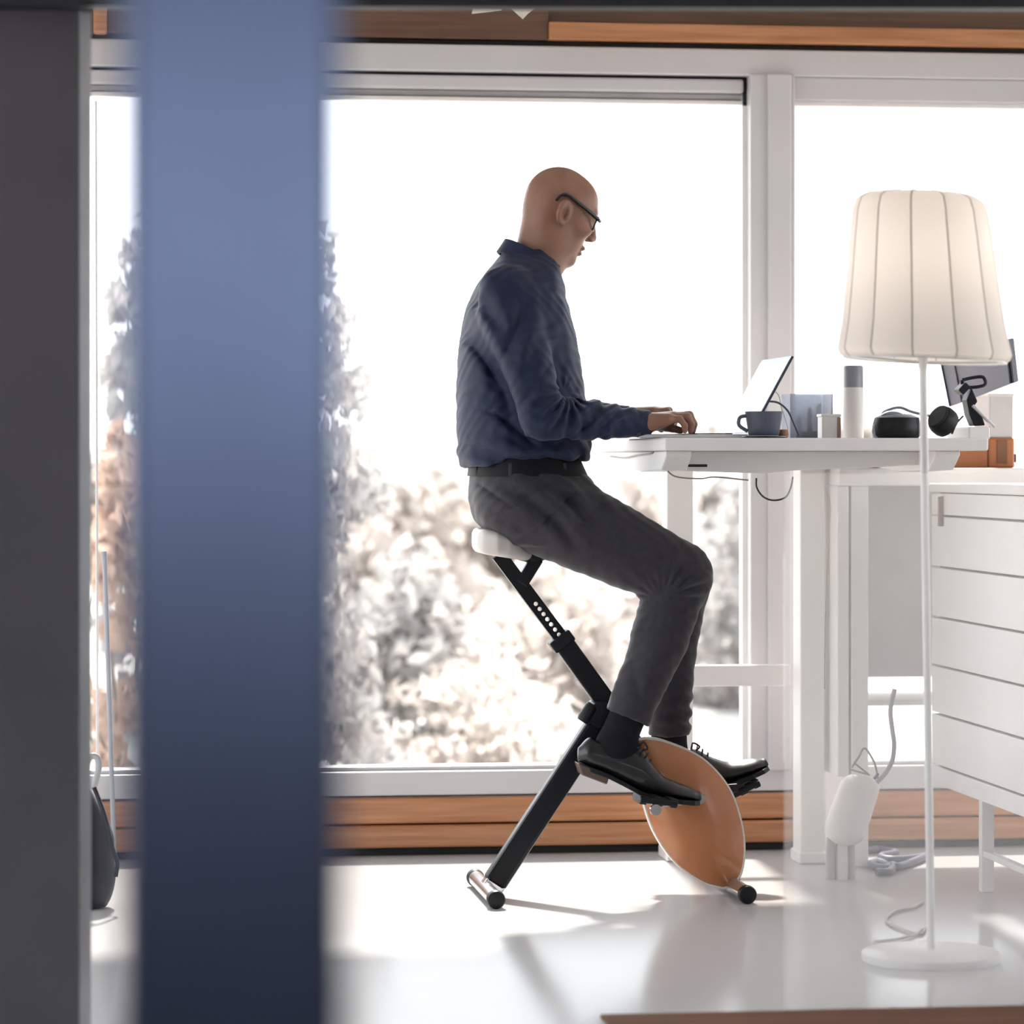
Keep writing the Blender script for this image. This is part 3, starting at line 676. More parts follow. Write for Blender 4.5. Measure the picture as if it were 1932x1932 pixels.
# white canister with hose and coiled cable on the floor near the sideboard
vg = 7.98; g0 = F(1612, 1640)
vac = thing('canister_vacuum', 'white canister with bundled hose leaning on the floor behind the glass screen', 'vacuum', (QX(1610, vg), vg, 0))
poly = [(1580, 1482), (1592, 1470), (1618, 1462), (1640, 1466), (1658, 1478), (1655, 1495), (1640, 1545), (1622, 1588), (1600, 1593), (1566, 1580), (1557, 1570), (1566, 1530)]
ff = Field((QX(1540, vg)-.03, vg-.12, .02), (QX(1680, vg)+.03, vg+.14, .42), .005)
pp = [Q(a, b, vg) for a, b in poly]
A_, B_ = Q(1620, 1490, vg), Q(1595, 1562, vg)
ff.cone(A_, B_, .036, .042, .0, flat=((0, 1, 0), .75)); ff.cone(Q(1606, 1488, vg), Q(1582, 1560, vg), .026, .028, .03); ff.cone(Q(1640, 1490, vg), Q(1612, 1568, vg), .022, .024, .03)
link('housing', ff.mesh('housing', 1), M_white, vac)
for px, py, r in ((1569, 1605, .012), (1590, 1614, .016), (1606, 1616, .012)):
    p = Q(px, py-24, vg); obj('foot', MB().lathe([(.001, 0), (r, 0), (r*1.05, p[2]*.5), (r*.9, p[2]), (.001, p[2])], (p[0], vg+.01, 0), 18), M_white if r > .013 else M_gpan, vac, smooth=45)
obj('hose', MB().tube(curve_pts([Q(1650, 1480, vg), Q(1668, 1462, vg), Q(1683, 1436, vg), Q(1687, 1405, vg), Q(1684, 1380, vg), Q(1680, 1340, vg), Q(1688, 1300, vg)], 6), .006, 10), mat('grey_hose', (.40, .39, .41), .5), vac, smooth=60)
obj('wire_frame', MB().tube(curve_pts([Q(1607, 1448, vg), Q(1620, 1428, vg), Q(1632, 1412, vg), Q(1650, 1440, vg), Q(1657, 1470, vg)], 5), .0028, 6).tube([Q(1612, 1440, vg+.03), Q(1640, 1462, vg+.03), Q(1605, 1452, vg)], .0025, 6), M_cabl, vac, smooth=60)
obj('clip', MB().bar(Q(1649, 1470, vg-.05), Q(1657, 1459, vg-.05), .006, .01), mat('slate_clip', (.10, .11, .17), .4), vac, .001)
M_coil = mat('slate_hose', (.10, .11, .17), .4)
cc = [fc_(1612, 1602), fc_(1640, 1600), fc_(1668, 1606), fc_(1640, 1612), fc_(1655, 1618), fc_(1700, 1616), fc_(1722, 1612), fc_(1700, 1622), fc_(1665, 1632), fc_(1635, 1622), fc_(1620, 1628), fc_(1645, 1634), fc_(1662, 1628), fc_(1655, 1640), fc_(1630, 1642)]
cc = [(p[0], p[1]-.13, .011) for p in cc]
tag(obj('coiled_cable', MB().tube(curve_pts(cc, 8), .010, 8), M_coil, smooth=60), 'slate blue cable coiled on the floor beside the white canister', 'cable')

# ================================================================== black bag at the left, cord, leaning pole, pendant
gb = F(150, 1716); BV = gb[1]
bag = thing('black_bag', 'black soft bag standing on the floor beside the charcoal jamb', 'bag', (gb[0], BV, 0))
fb = Field((QX(40, BV), BV-.12, -.01), (QX(260, BV), BV+.16, .34), .005)
rows = [(.0, .075, .05), (.02, .086, .065), (.08, .090, .07), (.16, .084, .062), (.22, .066, .048), (.27, .042, .030), (.292, .020, .016)]
tb_ = smooth_table(rows, .004, 2); bxc = QX(138, BV)
def bagf(X, Y, Z):
    a, b = tb_(Z); x = (X-bxc-.008*np.sin(9*Z))/a; y = (Y-BV-.03)/b
    return np.maximum((np.sqrt(x*x+y*y+1e-9)-1)*np.minimum(a, b)+.003*np.sin(40*X+25*Z)*np.sin(30*Z), np.maximum(-Z+.001, Z-.288))
fb.put(bagf, (QX(40, BV), BV-.1, 0), (QX(260, BV), BV+.14, .30))
M_bag = mat('black_leather', (.010, .010, .014), .45, var=.2, bump=.2, bscale=50, spec=.25)
link('body', fb.mesh('bag_body', 2), M_bag, bag)
obj('handle', MB().tube(curve_pts([Q(150, 1492, BV+.02), Q(158, 1452, BV+.02), Q(170, 1428, BV+.02), Q(184, 1430, BV+.02), Q(186, 1452, BV+.02), Q(176, 1490, BV+.02)], 6), .0075, 10), mat('grey_handle', (.42, .42, .44), .4), bag, smooth=60)
obj('strap', MB().tube(curve_pts([Q(178, 1486, BV-.03), Q(198, 1540, BV-.05), Q(212, 1600, BV-.06), Q(221, 1628, BV-.06), Q(218, 1654, BV-.06)], 6), .005, 8), M_bag, bag, smooth=60)
tag(obj('blind_cord', MB().tube([Q(181, 190, VW-.01), Q(184, 1424, VW-.01)], .0035, 8).lathe([(.001, -.03), (.009, -.026), (.010, 0), (.004, .012)], Q(184, 1432, VW-.01), 14), M_white, smooth=60), 'white blind cord hanging at the window beside the charcoal jamb', 'cord')
tag(obj('leaning_pole', MB().tube([(Q(216, 1478, VW-.03)[0], VW-.10, .0), tuple(Q(198, 1062, VW+.0))], .0065, 10).tube([Q(198, 1062, VW), Q(196, 1040, VW)], .008, 10), mat('pole_grey', (.5, .52, .58), .4), smooth=60), 'slim grey pole leaning on the window behind the black bag', 'pole')
vpn = 7.4
pen = thing('paper_pendant', 'white folded paper pendant peeking in at the top edge', 'pendant', Q(950, -40, vpn))
M_paper = fabric_shade('white_paper', (.85, .83, .80))
def petal(tip, l, r, up):
    m = MB(); m.add([tip, l, up, r, (np.array(tip)+np.array(up))/2+np.array([0, -.02, 0])], [(0, 1, 4), (1, 2, 4), (2, 3, 4), (3, 0, 4)])
    o = obj('petal', m, M_paper, pen); o.modifiers.new('s', 'SOLIDIFY').thickness = .0015; return o
petal(Q(890, 26, vpn), Q(905, -40, vpn-.03), Q(946, 20, vpn), Q(950, -70, vpn))
petal(Q(986, 36, vpn), Q(950, 4, vpn), Q(1014, 6, vpn+.02), Q(985, -70, vpn))
petal(Q(950, 8, vpn+.08), Q(900, -20, vpn+.08), Q(1010, -20, vpn+.08), Q(950, -80, vpn+.05))
petal(Q(1012, 14, vpn+.02), Q(990, 30, vpn+.01), Q(1040, -60, vpn+.05), Q(985, -80, vpn+.03))
pc_ = Q(950, -70, vpn)
obj('cord', MB().tube([tuple(pc_), (pc_[0], vpn, CEIL)], .003, 6), M_white, pen)
obj('crown', MB().lathe([(.035, -.03), (.05, 0), (.02, .03), (.004, .04)], tuple(pc_), 10), M_paper, pen)

# ================================================================== desk bike
VBK = 7.75
bike = thing('desk_bike', 'black folding desk bike with orange flywheel cover', 'exercise bike', (QX(1180, VBK), VBK, 0))
def V3(p): return Vector([float(x) for x in p])
kB = 1/pxm(VBK)
def bar(name, p, q, wpx, vw, m, parent=bike, bev=.004, v=VBK): return obj(name, MB().bar(Q(*p, v), Q(*q, v), wpx*kB, vw), m, parent, bev)
# saddle
fs_ = Field(Q(870, 1100, VBK)*[1, 0, 1]+[0, VBK-.16, 0], Q(1060, 970, VBK)*[1, 0, 1]+[0, VBK+.16, 0], .004)
def saddlef(X, Y, Z):
    x0, z0 = Q(950, 1027, VBK)[0], Q(950, 1027, VBK)[2]
    x = X-x0; y = Y-VBK; z = Z-z0+.16*x
    w = np.interp(x, [-.08, -.06, -.03, .0, .03, .06, .08], [.05, .10, .125, .12, .095, .06, .05]).astype(np.float32)
    r = np.sqrt((np.maximum(np.abs(x+.003)-.045, 0)/.022)**2+(np.maximum(np.abs(y)-(w-.03), 0)/.03)**2+(np.maximum(np.abs(z)-.012, 0)/.018)**2+1e-9)
    return (r-1)*.018
fs_.put(saddlef, Q(880, 1060, VBK)*[1, 0, 1]+[0, VBK-.14, 0], Q(1010, 990, VBK)*[1, 0, 1]+[0, VBK+.14, 0])
link('saddle_pad', fs_.mesh('saddle_pad', 2), mat('light_grey_vinyl', (.55, .51, .48), .4, bump=.08), bike)
fn_ = Field(Q(960, 1090, VBK)*[1, 0, 1]+[0, VBK-.08, 0], Q(1075, 990, VBK)*[1, 0, 1]+[0, VBK+.08, 0], .004)
fn_.cone(Q(985, 1040, VBK), Q(1034, 1049, VBK), .022, .009, flat=((0, 1, 0), .6)); fn_.cone(Q(995, 1040, VBK), Q(1008, 1056, VBK), .018, .012, .02)
link('saddle_nose', fn_.mesh('saddle_nose', 1), M_blackp, bike)
bar('saddle_bracket', (983, 1102), (1014, 1052), 24, .03, M_black)
# seat post with a row of real holes
A0, A1 = Q(940, 1046, VBK), Q(1075, 1226, VBK); d_ = V3(A1-A0); Lp = d_.length; d_.normalize(); n_ = Vector((-d_.z, 0, d_.x)); W2 = 13.5*kB; T2 = .013
hs = [V3(Q(1008+7.1*i, 1140+9.8*i, VBK)-A0).dot(d_) for i in range(8)]; hr = 4.2*kB; hh = .0058
mb = MB(); base_ = V3(A0)
def P_(s_, t_, y): return tuple(base_+d_*s_+n_*t_+Vector((0, y, 0)))
cuts = [0]+[c for h0 in hs for c in (h0-hh, h0+hh)]+[Lp]
for i in range(len(cuts)-1):
    a, b = cuts[i], cuts[i+1]
    if i % 2 == 0:
        if b-a < 1e-4: continue
        vs_ = [P_(s_, t_, y) for y in (-T2, T2) for s_, t_ in ((a, -W2), (b, -W2), (b, W2), (a, W2))]
        mb.add(vs_, [(0,1,2,3),(7,6,5,4),(0,4,5,1),(2,6,7,3)]+([(3,7,4,0)] if i == 0 else [])+([(1,5,6,2)] if i == len(cuts)-2 else []))
    else:
        c = (a+b)/2; outer = [(b, 0), (b, W2), (c, W2), (a, W2), (a, 0), (a, -W2), (c, -W2), (b, -W2)]
        inner = [(c+hr*math.cos(k*math.pi/4), hr*math.sin(k*math.pi/4)) for k in range(8)]
        vs_ = [P_(s_, t_, y) for y in (-T2, T2) for s_, t_ in outer+inner]; fsx = []
        for k in range(8):
            k2 = (k+1) % 8; fsx += [(k, k2, 8+k2, 8+k), (16+k, 24+k, 24+k2, 16+k2), (8+k, 8+k2, 24+k2, 24+k)]
        fsx += [(1, 2, 18, 17), (2, 3, 19, 18), (5, 6, 22, 21), (6, 7, 23, 22)]
        mb.add(vs_, fsx)
obj('seat_post', mb, M_black, bike)
bar('outer_tube', (1056, 1204), (1148, 1332), 38, .042, M_black)
bar('collar', (1052, 1200), (1066, 1219), 46, .05, M_blackp)
bar('rear_strut', (1150, 1332), (931, 1668), 44, .05, M_black, bev=.009)
bar('front_strut', (1145, 1330), (1383, 1668), 34, .03, M_black)
obj('pivot', MB().lathe([(.001, -.045), (.030, -.045), (.032, -.035), (.032, .035), (.030, .045), (.001, .045)], Q(1130, 1345, VBK), 28, (0, 1, 0)), M_blackp, bike, smooth=40)
obj('lock_knob', MB().lathe([(.001, -.024), (.015, -.024), (.018, -.016), (.018, .016), (.015, .024), (.001, .024)], Q(1110, 1346, VBK-.03), 20, (.55, 0, .83)), M_blackp, bike, smooth=40)
# feet
for nm, px, py, v0, v1 in (('rear', 937, 1700, 7.55, 7.97), ('front', 1412, 1693, 7.56, 7.98)):
    c0 = Q(px, py, v0); x, z = c0[0], .0215
    ft = obj('foot_tube', MB().tube([(x, v0+.012, z), (x, v1-.012, z)], .0185, 24), M_chrome, bike, smooth=50)
    for va_, vb_ in ((v0, v0+.022), (v1-.022, v1)):
        obj('end_cap', MB().lathe([(.012, 0), (.0195, .002), (.0215, .007), (.0215, .022), (.016, .022)], (x, va_, z), 24, (0, 1, 0)), M_blackp, ft, smooth=40)
obj('strut_clamp', MB().bar(Q(1377, 1662, VBK), Q(1392, 1682, VBK), .028, .04), M_blackp, bike, .003)
obj('strut_clamp', MB().bar(Q(937, 1660, VBK), Q(922, 1682, VBK), .05, .045), M_chrome, bike, .003)
# orange flywheel cover
oc = MB(); left = [(1197, 1394), (1204, 1450), (1215, 1520), (1237, 1578), (1276, 1630), (1325, 1664), (1362, 1675)]; right = [(1376, 1672), (1396, 1648), (1403, 1600), (1396, 1545), (1372, 1482), (1322, 1428), (1255, 1398), (1215, 1391)]
ol = curve_pts(left, 6)+curve_pts(right, 6); ol = [np.array(p) for p in ol]; no = len(ol); ctr = np.array([1297., 1538.])
def shell(v0, bul, sgn, sc=1.0):
    m = MB(); R = 9; vs_ = []
    for r in range(R+1):
        t = r/R; off = bul*(1-t**2.6)
        for p in ol:
            q = ctr+(p-ctr)*t*sc if r else ctr+(p-ctr)*.004
            w0 = Q(q[0], q[1], VBK); vs_.append((w0[0], v0+sgn*off, w0[2]))
    fsx = []
    for r in range(R):
        for k_ in range(no): fsx.append((r*no+k_, r*no+(k_+1)%no, (r+1)*no+(k_+1)%no, (r+1)*no+k_))
    fsx.append(tuple(range(no)))
    return m.add(vs_, fsx)
cover = obj('flywheel_cover', shell(VBK-.014, .040, -1), M_orange, bike, smooth=50); cover['label'] = 'glossy orange leaf shaped cover'
obj('flywheel_cover', shell(VBK+.014, .040, 1), M_orange, bike, smooth=50)
rm = MB(); vs_ = []
for y in (-.016, .016):
    for p in ol:
        q = ctr+(p-ctr)*1.012; w0 = Q(q[0], q[1], VBK); vs_.append((w0[0], VBK+y, w0[2]))
for y in (-.016, .016):
    for p in ol:
        q = ctr+(p-ctr)*.97; w0 = Q(q[0], q[1], VBK); vs_.append((w0[0], VBK+y, w0[2]))
fsx = []
for k_ in range(no):
    k2 = (k_+1) % no; fsx += [(k_, k2, no+k2, no+k_), (k_, 2*no+k_, 2*no+k2, k2), (no+k_, no+k2, 3*no+k2, 3*no+k_), (2*no+k_, 3*no+k_, 3*no+k2, 2*no+k2)]
obj('cover_rim', rm.add(vs_, fsx), M_cream, bike, smooth=50)
# cranks and pedals
VN, VFp = VBK-.155, VBK+.155
ax0 = Q(1308, 1500, VBK)
obj('crank_axle', MB().tube([(ax0[0], VBK-.09, ax0[2]), (ax0[0], VBK+.09, ax0[2])], .012, 16), M_chrome, bike, smooth=50)
pN = Q(1228, 1518, VBK-.08); pF = Q(1392, 1486, VBK+.08)
obj('crank_arm', MB().bar((ax0[0], VBK-.08, ax0[2]), tuple(pN), .020, .012), M_chrome, bike, .003)
obj('crank_arm', MB().bar((ax0[0], VBK+.08, ax0[2]), tuple(pF), .020, .012), M_blackp, bike, .003)
def pedal(c, v0, v1, ang):
    ca, sa = math.cos(ang), math.sin(ang); dx = Vector((ca, 0, sa)); m = MB()
    for o_, L_ in ((-.036, .016), (.036, .016), (0, .02)):
        a = Vector((c[0], v0, c[2]))+dx*o_; b = Vector((c[0], v1, c[2]))+dx*o_; m.bar(a, b, L_, .020, (-sa, 0, ca))
    for y in (v0, (v0+v1)/2, v1): m.bar(Vector((c[0], y, c[2]))-dx*.044, Vector((c[0], y, c[2]))+dx*.044, .012, .014)
    return m
cN = Q(1236, 1509, VN); pdl = obj('pedal', pedal(cN, VBK-.205, VBK-.105, -.12), M_blackp, bike, .002)
obj('pedal_spindle', MB().lathe([(.004, 0), (.013, 0), (.0135, .012), (.004, .012)], (Q(1229, 1523, VN)[0], VBK-.218, Q(1229, 1523, VN)[2]), 20, (0, 1, 0)), M_chrome, pdl, smooth=40)
cF = Q(1395, 1488, VFp); obj('pedal', pedal(cF, VBK+.105, VBK+.205, .45), M_blackp, bike, .002)

# ================================================================== the seated person
VC = 7.77
M_skin = mat('skin', (.29, .150, .102), .45, var=.08, vscale=25, bump=.05, bscale=220, spec=.4)
M_shirt = mat('navy_shirt', (.015, .023, .056), .62, var=.14, vscale=40, bump=.22, bscale=260, sheen=.08, spec=.22)
M_trs = mat('grey_trousers', (.034, .032, .039), .7, var=.12, vscale=60, bump=.25, bscale=300, sheen=.3, spec=.25)
M_sock = mat('black_sock', (.008, .008, .011), .85, bump=.2, bscale=250, spec=.2)
M_shoe = mat('black_leather_shoe', (.009, .0085, .011), .33, var=.25, vscale=20, bump=.1, bscale=60, coat=.12)
M_heel = mat('heel_brown', (.10, .065, .05), .5)
M_belt = mat('belt_black', (.004, .004, .006), .6, spec=.2)
def Qc(px, py, dv=0.0): return Q(px, py, VC+dv)
kc = 1/pxm(VC)
def loft_rows(rows):
    R = []
    for py, xb, xf, hw in rows:
        a, b = Qc(xb, py), Qc(xf, py); R.append((a[2], (a[0]+b[0])/2, (b[0]-a[0])/2, hw))
    return R
def loft(field, rows, p=2.3, k=0.0, grow=0.0, sig=3, zcut=True):
    R = loft_rows(rows); tab = smooth_table(R, .004, sig); z0 = min(r[0] for r in R); z1 = max(r[0] for r in R)
    xa = min(r[1]-r[2] for r in R)-.02; xb = max(r[1]+r[2] for r in R)+.02; hw = max(r[3] for r in R)+.02
    def fn(X, Y, Z):
        c, a, b = tab(Z); a = a+grow; b = b+grow
        r = (np.abs((X-c)/a)**p+np.abs((Y-VC)/b)**p+1e-9)**(1/p)
        d = (r-1)*np.minimum(a, b)
        dz = np.maximum(z0-Z, Z-z1)
        return np.maximum(d, dz)
    field.put(fn, (xa, VC-hw, z0), (xb, VC+hw, z1), k)
def halfspace(field, c, n, rad):
    c = np.array(c); n = np.array(n)/np.linalg.norm(n)
    field.put(lambda X, Y, Z: -((X-c[0])*n[0]+(Y-c[1])*n[1]+(Z-c[2])*n[2]), c-rad, c+rad, 0, 's')
def displace(field, lo, hi, fn):
    sl, X, Y, Z = field.sub(lo, hi); field.g[sl] += fn(X, Y, Z).astype(np.float32)
def gm(X, Y, Z, c, r): return np.exp(-(((X-c[0])/r[0])**2+((Y-c[1])/r[1])**2+((Z-c[2])/r[2])**2))

torso_rows = [(472, 955, 1030, .055), (486, 941, 1045, .080), (506, 924, 1054, .130), (536, 901, 1060, .180), (580, 882, 1068, .205), (630, 871, 1081, .207), (680, 866, 1091, .20), (730, 865, 1098, .192), (780, 865, 1105, .188), (830, 866, 1111, .190), (858, 866, 1112, .190), (875, 868, 1106, .184), (890, 876, 1092, .172)]
hip_rows = [(880, 892, 1084, .160), (895, 888, 1100, .168), (912, 886, 1112, .176), (935, 885, 1116, .182), (960, 889, 1108, .186), (985, 898, 1085, .186), (1004, 918, 1050, .165), (1014, 940, 1020, .12)]
SH_N, EL_N, WR_N = Qc(958, 560, -.165), Qc(1022, 788, -.245), Qc(1214, 799, -.150)
SH_F, EL_F, WR_F = Qc(958, 560, .165), Qc(1030, 786, .22), Qc(1178, 790, .150)
# ---- head frame
HO = Qc(1060, 400); PITCH = math.radians(24); YAW = math.radians(11)
hf = np.array([math.cos(PITCH), 0, -math.sin(PITCH)]); hu = np.array([math.sin(PITCH), 0, math.cos(PITCH)]); hs_ = np.array([0, 1., 0])
cy_, sy_ = math.cos(YAW), math.sin(YAW)
hf2 = hf*cy_+hs_*sy_; hs2 = hs_*cy_-hf*sy_
HR = np.stack([hf2, hs2, hu], 1)       # columns: forward, left, up
def Hp(a, b, s_=0.0): return HO+hf2*a+hu*b+hs2*s_
body = Field(Q(855, 0, VC)*[1, 0, 0]+[0, VC-.30, .12], Q(1400, 0, VC)*[1, 0, 0]+[0, VC+.30, 1.76], .0032)
B = body
def E(a, b, s_, ra, rb, rs, k=.012, op='u', R=None): B.ell(Hp(a, b, s_), (ra, rs, rb), HR if R is None else R, k, op)
# cranium and face
E(-.016, .022, 0, .084, .079, .074, 0)
E(.022, .030, 0, .052, .056, .062, .02)
E(.026, -.030, 0, .052, .062, .058, .025)
E(.026, -.070, 0, .046, .042, .050, .02)
E(.062, -.097, 0, .018, .017, .021, .02)
for sg in (-1, 1):
    E(-.004, -.062, sg*.044, .030, .036, .016, .02)
    E(.052, -.018, sg*.044, .022, .017, .016, .02)
    B.cone(Hp(.074, .027, sg*.010), Hp(.062, .026, sg*.042), .008, .007, .014)
    E(.083, .007, sg*.031, .016, .011, .017, .014, 's')
    E(.064, .006, sg*.031, .0135, .0125, .0135, .006)
B.cone(Hp(.076, .014), Hp(.096, -.024), .0075, .0100, .012)
for sg in (-1, 1): E(.088, -.030, sg*.011, .010, .0075, .0075, .006)
E(.079, -.058, 0, .010, .0065, .024, .007); E(.077, -.072, 0, .010, .0065, .020, .006)
E(.094, -.065, 0, .012, .0016, .03, .003, 's')
# ears
for sg in (-1, 1):
    ca, sa = math.cos(.38), math.sin(.38)
    er = np.stack([hf2*ca-hs2*sg*sa*-1*-1, hs2*ca+hf2*sg*sa, hu], 1)
    tl = .18; e0 = er[:, 0]*math.cos(tl)-er[:, 2]*math.sin(tl)*-1; e2 = np.cross(e0, er[:, 1]); er = np.stack([e0/np.linalg.norm(e0), er[:, 1]/np.linalg.norm(er[:, 1]), e2/np.linalg.norm(e2)], 1)
    c = Hp(-.018, -.008, sg*.0765)
    B.ell(c, (.0205, .0095, .0325), er, .005)
    B.ell(c+hs2*sg*.008+hf2*.002-hu*.004, (.0105, .0085, .0165), er, .003, 's')
    B.ell(c+hs2*sg*.009+hf2*.001+hu*.013, (.006, .004, .011), er, .004, 's')
    B.ell(c+hf2*.013-hu*.006+hs2*sg*.002, (.006, .005, .009), er, .004)
# neck, torso, limbs
B.cone(Hp(-.030, -.025), Qc(1013, 492), .056, .055, .025); B.cone(Hp(-.005, -.06), Qc(1024, 500), .045, .048, .025)
loft(B, torso_rows, grow=-.036, k=.02); loft(B, hip_rows, grow=-.018, k=.02)
for s_, e_, w_ in ((SH_N, EL_N, WR_N), (SH_F, EL_F, WR_F)):
    B.cone(s_, e_, .050, .036, .02); B.cone(e_, w_, .034, .0235, .015)
KN_N, AN_N = Qc(1283, 1086, -.095), Qc(1172, 1392, -.100)
KN_F, AN_F = Qc(1288, 1090, .100), Qc(1262, 1412, .110)
for h_, k_, a_ in ((Qc(1000, 952, -.085), KN_N, AN_N), (Qc(1000, 952, .085), KN_F, AN_F)):
    B.cone(h_, k_, .085, .052, .02); B.cone(k_, a_, .050, .033, .02)
# hands: (mcp, pip, dip, tip) pixel positions and offset across, thumb side positive v for the right hand, negative for the left
def hand(wr, palm, fingers, thumb, dv):
    W = Qc(wr[0], wr[1], dv)
    for j, (o_, pts, rr) in enumerate(fingers):
        P = [Qc(p[0], p[1], dv+o_*sp) for p, sp in zip(pts, (1, 1.04, 1.02, 1.0))]
        B.cone(W+np.array([0, o_*.5, 0]), P[0], .0185, .0135, .014)
        for i in range(3): B.cone(P[i], P[i+1], rr*(1.18-.09*i), rr*(1.08-.09*i), .004)
    T = [Qc(p[0], p[1], dv+p[2]) for p in thumb]
    B.cone(T[0], T[1], .0145, .0112, .012); B.cone(T[1], T[2], .0105, .0085, .004)
hand((1222, 798), None, [(.030, [(1268, 788), (1296, 783), (1305, 799), (1304, 812)], .0086), (.010, [(1271, 786), (1301, 783), (1309, 800), (1307, 813)], .0088),
     (-.010, [(1268, 787), (1297, 786), (1304, 801), (1303, 813)], .0084), (-.029, [(1261, 791), (1283, 791), (1292, 803), (1292, 813)], .0074)],
     [(1238, 801, .026), (1262, 806, .040), (1284, 812, .036)], -.150)
hand((1184, 786), None, [(-.030, [(1232, 778), (1258, 776), (1268, 793), (1268, 810)], .0086), (-.010, [(1235, 776), (1262, 775), (1272, 794), (1271, 811)], .0088),
     (.010, [(1232, 777), (1259, 777), (1268, 795), (1267, 811)], .0084), (.029, [(1226, 781), (1247, 783), (1256, 797), (1256, 811)], .0074)],
     [(1202, 791, -.026), (1226, 797, -.040), (1248, 810, -.036)], .150)
person = link('person', B.mesh('person', 1), M_skin)
tag(person, 'bald person in glasses, navy shirt and grey trousers pedalling while typing', 'person')

# ---- shirt
S = Field(Q(845, 0, VC)*[1, 0, 0]+[0, VC-.33, Qc(0, 900)[2]-.02], Q(1250, 0, VC)*[1, 0, 0]+[0, VC+.33, Qc(0, 455)[2]+.03], .0036)
loft(S, torso_rows, p=2.35)
for s_, e_, w_, sg in ((SH_N, EL_N, WR_N, -1), (SH_F, EL_F, WR_F, 1)):
    S.cone(s_+np.array([.0, -sg*.012, .005]), s_*.55+e_*.45, .070, .062, .022); S.cone(s_*.55+e_*.45, e_, .062, .053, .008)
    S.cone(e_+np.array([.004, 0, .004]), e_*.45+w_*.55, .053, .043, .015); S.cone(e_*.45+w_*.55, w_+(w_-e_)*.10, .043, .029, .01)
    dn = (w_-e_)/np.linalg.norm(w_-e_); halfspace(S, w_+dn*.010, dn, .07)
hx_ = [Qc(p, 880)[0] for p in (860, 905, 960, 1040, 1112)]; hz_ = [Qc(1000, p)[2] for p in (885, 879, 869, 866, 869)]
S.put(lambda X, Y, Z: Z-np.interp(X, hx_, hz_).astype(np.float32)-.003*np.sin(70*X+30*Y), Qc(855, 895)*[1, 0, 1]+[0, VC-.24, 0], Qc(1125, 872)*[1, 0, 1]+[0, VC+.24, 0], .006, 's')
# neck opening cut
nx_, nz_ = Qc(1003, 480)[0], Qc(1003, 480)[2]
S.ell((nx_+.004, VC, nz_+.035), (.060, .060, .055), None, .006, 's')
def folds(X, Y, Z):
    zz = Z; d = 0
    near = (Y < VC)
    # long soft folds hanging on the back and flank
    d = .0040*np.sin(70*(X+.35*(Z-1.2))+2.2*np.sin(11*Z+6*Y)+30*(Y-VC))*gm(X, Y, Z, Qc(905, 790, -.10), (.09, .25, .13))
    # armpit folds
    d = d+.0045*np.sin(120*((X-SH_N[0])*.85+(Z-SH_N[2])*.25)+2*np.sin(14*Z))*gm(X, Y, Z, Qc(915, 610, -.15), (.055, .16, .10))
    d = d+.0035*np.sin(95*((X-SH_N[0])*.9-(Z-SH_N[2])*.2)+1.5*np.sin(17*Z))*gm(X, Y, Z, Qc(990, 640, -.22), (.05, .12, .11))
    # waist bunching
    d = d+.0045*np.sin(150*(Z*.8+.35*X)+3*np.sin(16*X+9*Y))*gm(X, Y, Z, Qc(1000, 850, -.12), (.16, .30, .040))
    # elbow creases radiating from the inner elbow, then creases along the forearm
    ci = Qc(1068, 742, -.215); an = np.arctan2(Z-ci[2], X-ci[0])
    rs_ = 1-np.exp(-(((X-ci[0])**2+(Z-ci[2])**2)/.03**2))
    d = d+.0075*rs_*np.sin(13*an+40*(Y-VC)+1.3*np.sin(30*Z))*gm(X, Y, Z, Qc(1050, 770, -.215), (.060, .12, .055))
    d = d+.0058*np.sin(165*(X*.80-Z*.45)+2.4*np.sin(34*Z+12*X))*gm(X, Y, Z, Qc(1120, 782, -.19), (.075, .12, .045))
    ci = Qc(1068, 742, .215)
    d = d+.005*np.sin(150*(X*.8+Z*.5))*gm(X, Y, Z, Qc(1070, 765, .2), (.07, .10, .07))
    cr = lambda ph: (1-np.abs(np.sin(ph)))**3
    d = d+.0065*cr(34*((X-SH_N[0])*.95+(Z-SH_N[2])*.22)+.8*np.sin(15*Z)+3*(Y-VC))*gm(X, Y, Z, Qc(925, 690, -.16), (.06, .14, .13))
    d = d+.0060*cr(30*((X-SH_N[0])*.9-(Z-SH_N[2])*.28)+.9*np.sin(13*Z))*gm(X, Y, Z, Qc(985, 650, -.26), (.06, .09, .14))
    d = d+.0060*cr(42*(Z*.85+.5*X)+.9*np.sin(18*X))*gm(X, Y, Z, Qc(945, 820, -.14), (.10, .22, .07))
    d = d+.0060*cr(52*(X*.75-Z*.66)+.8*np.sin(26*Z))*gm(X, Y, Z, Qc(1090, 800, -.22), (.09, .09, .05))
    d = d+.0045*cr(38*((X-SH_N[0])*.6+(Z-SH_N[2])*.8)+.7*np.sin(20*X))*gm(X, Y, Z, Qc(1040, 560, -.10), (.06, .12, .06))
    d = d+.0010*np.sin(160*X+3*np.sin(40*Z+20*Y))*np.sin(110*Z+60*Y)
    return d*1.5
displace(S, S.lo, S.lo+np.array(S.g.shape)*S.h, folds)
shirt = link('shirt', S.mesh('shirt', 1), M_shirt, person)
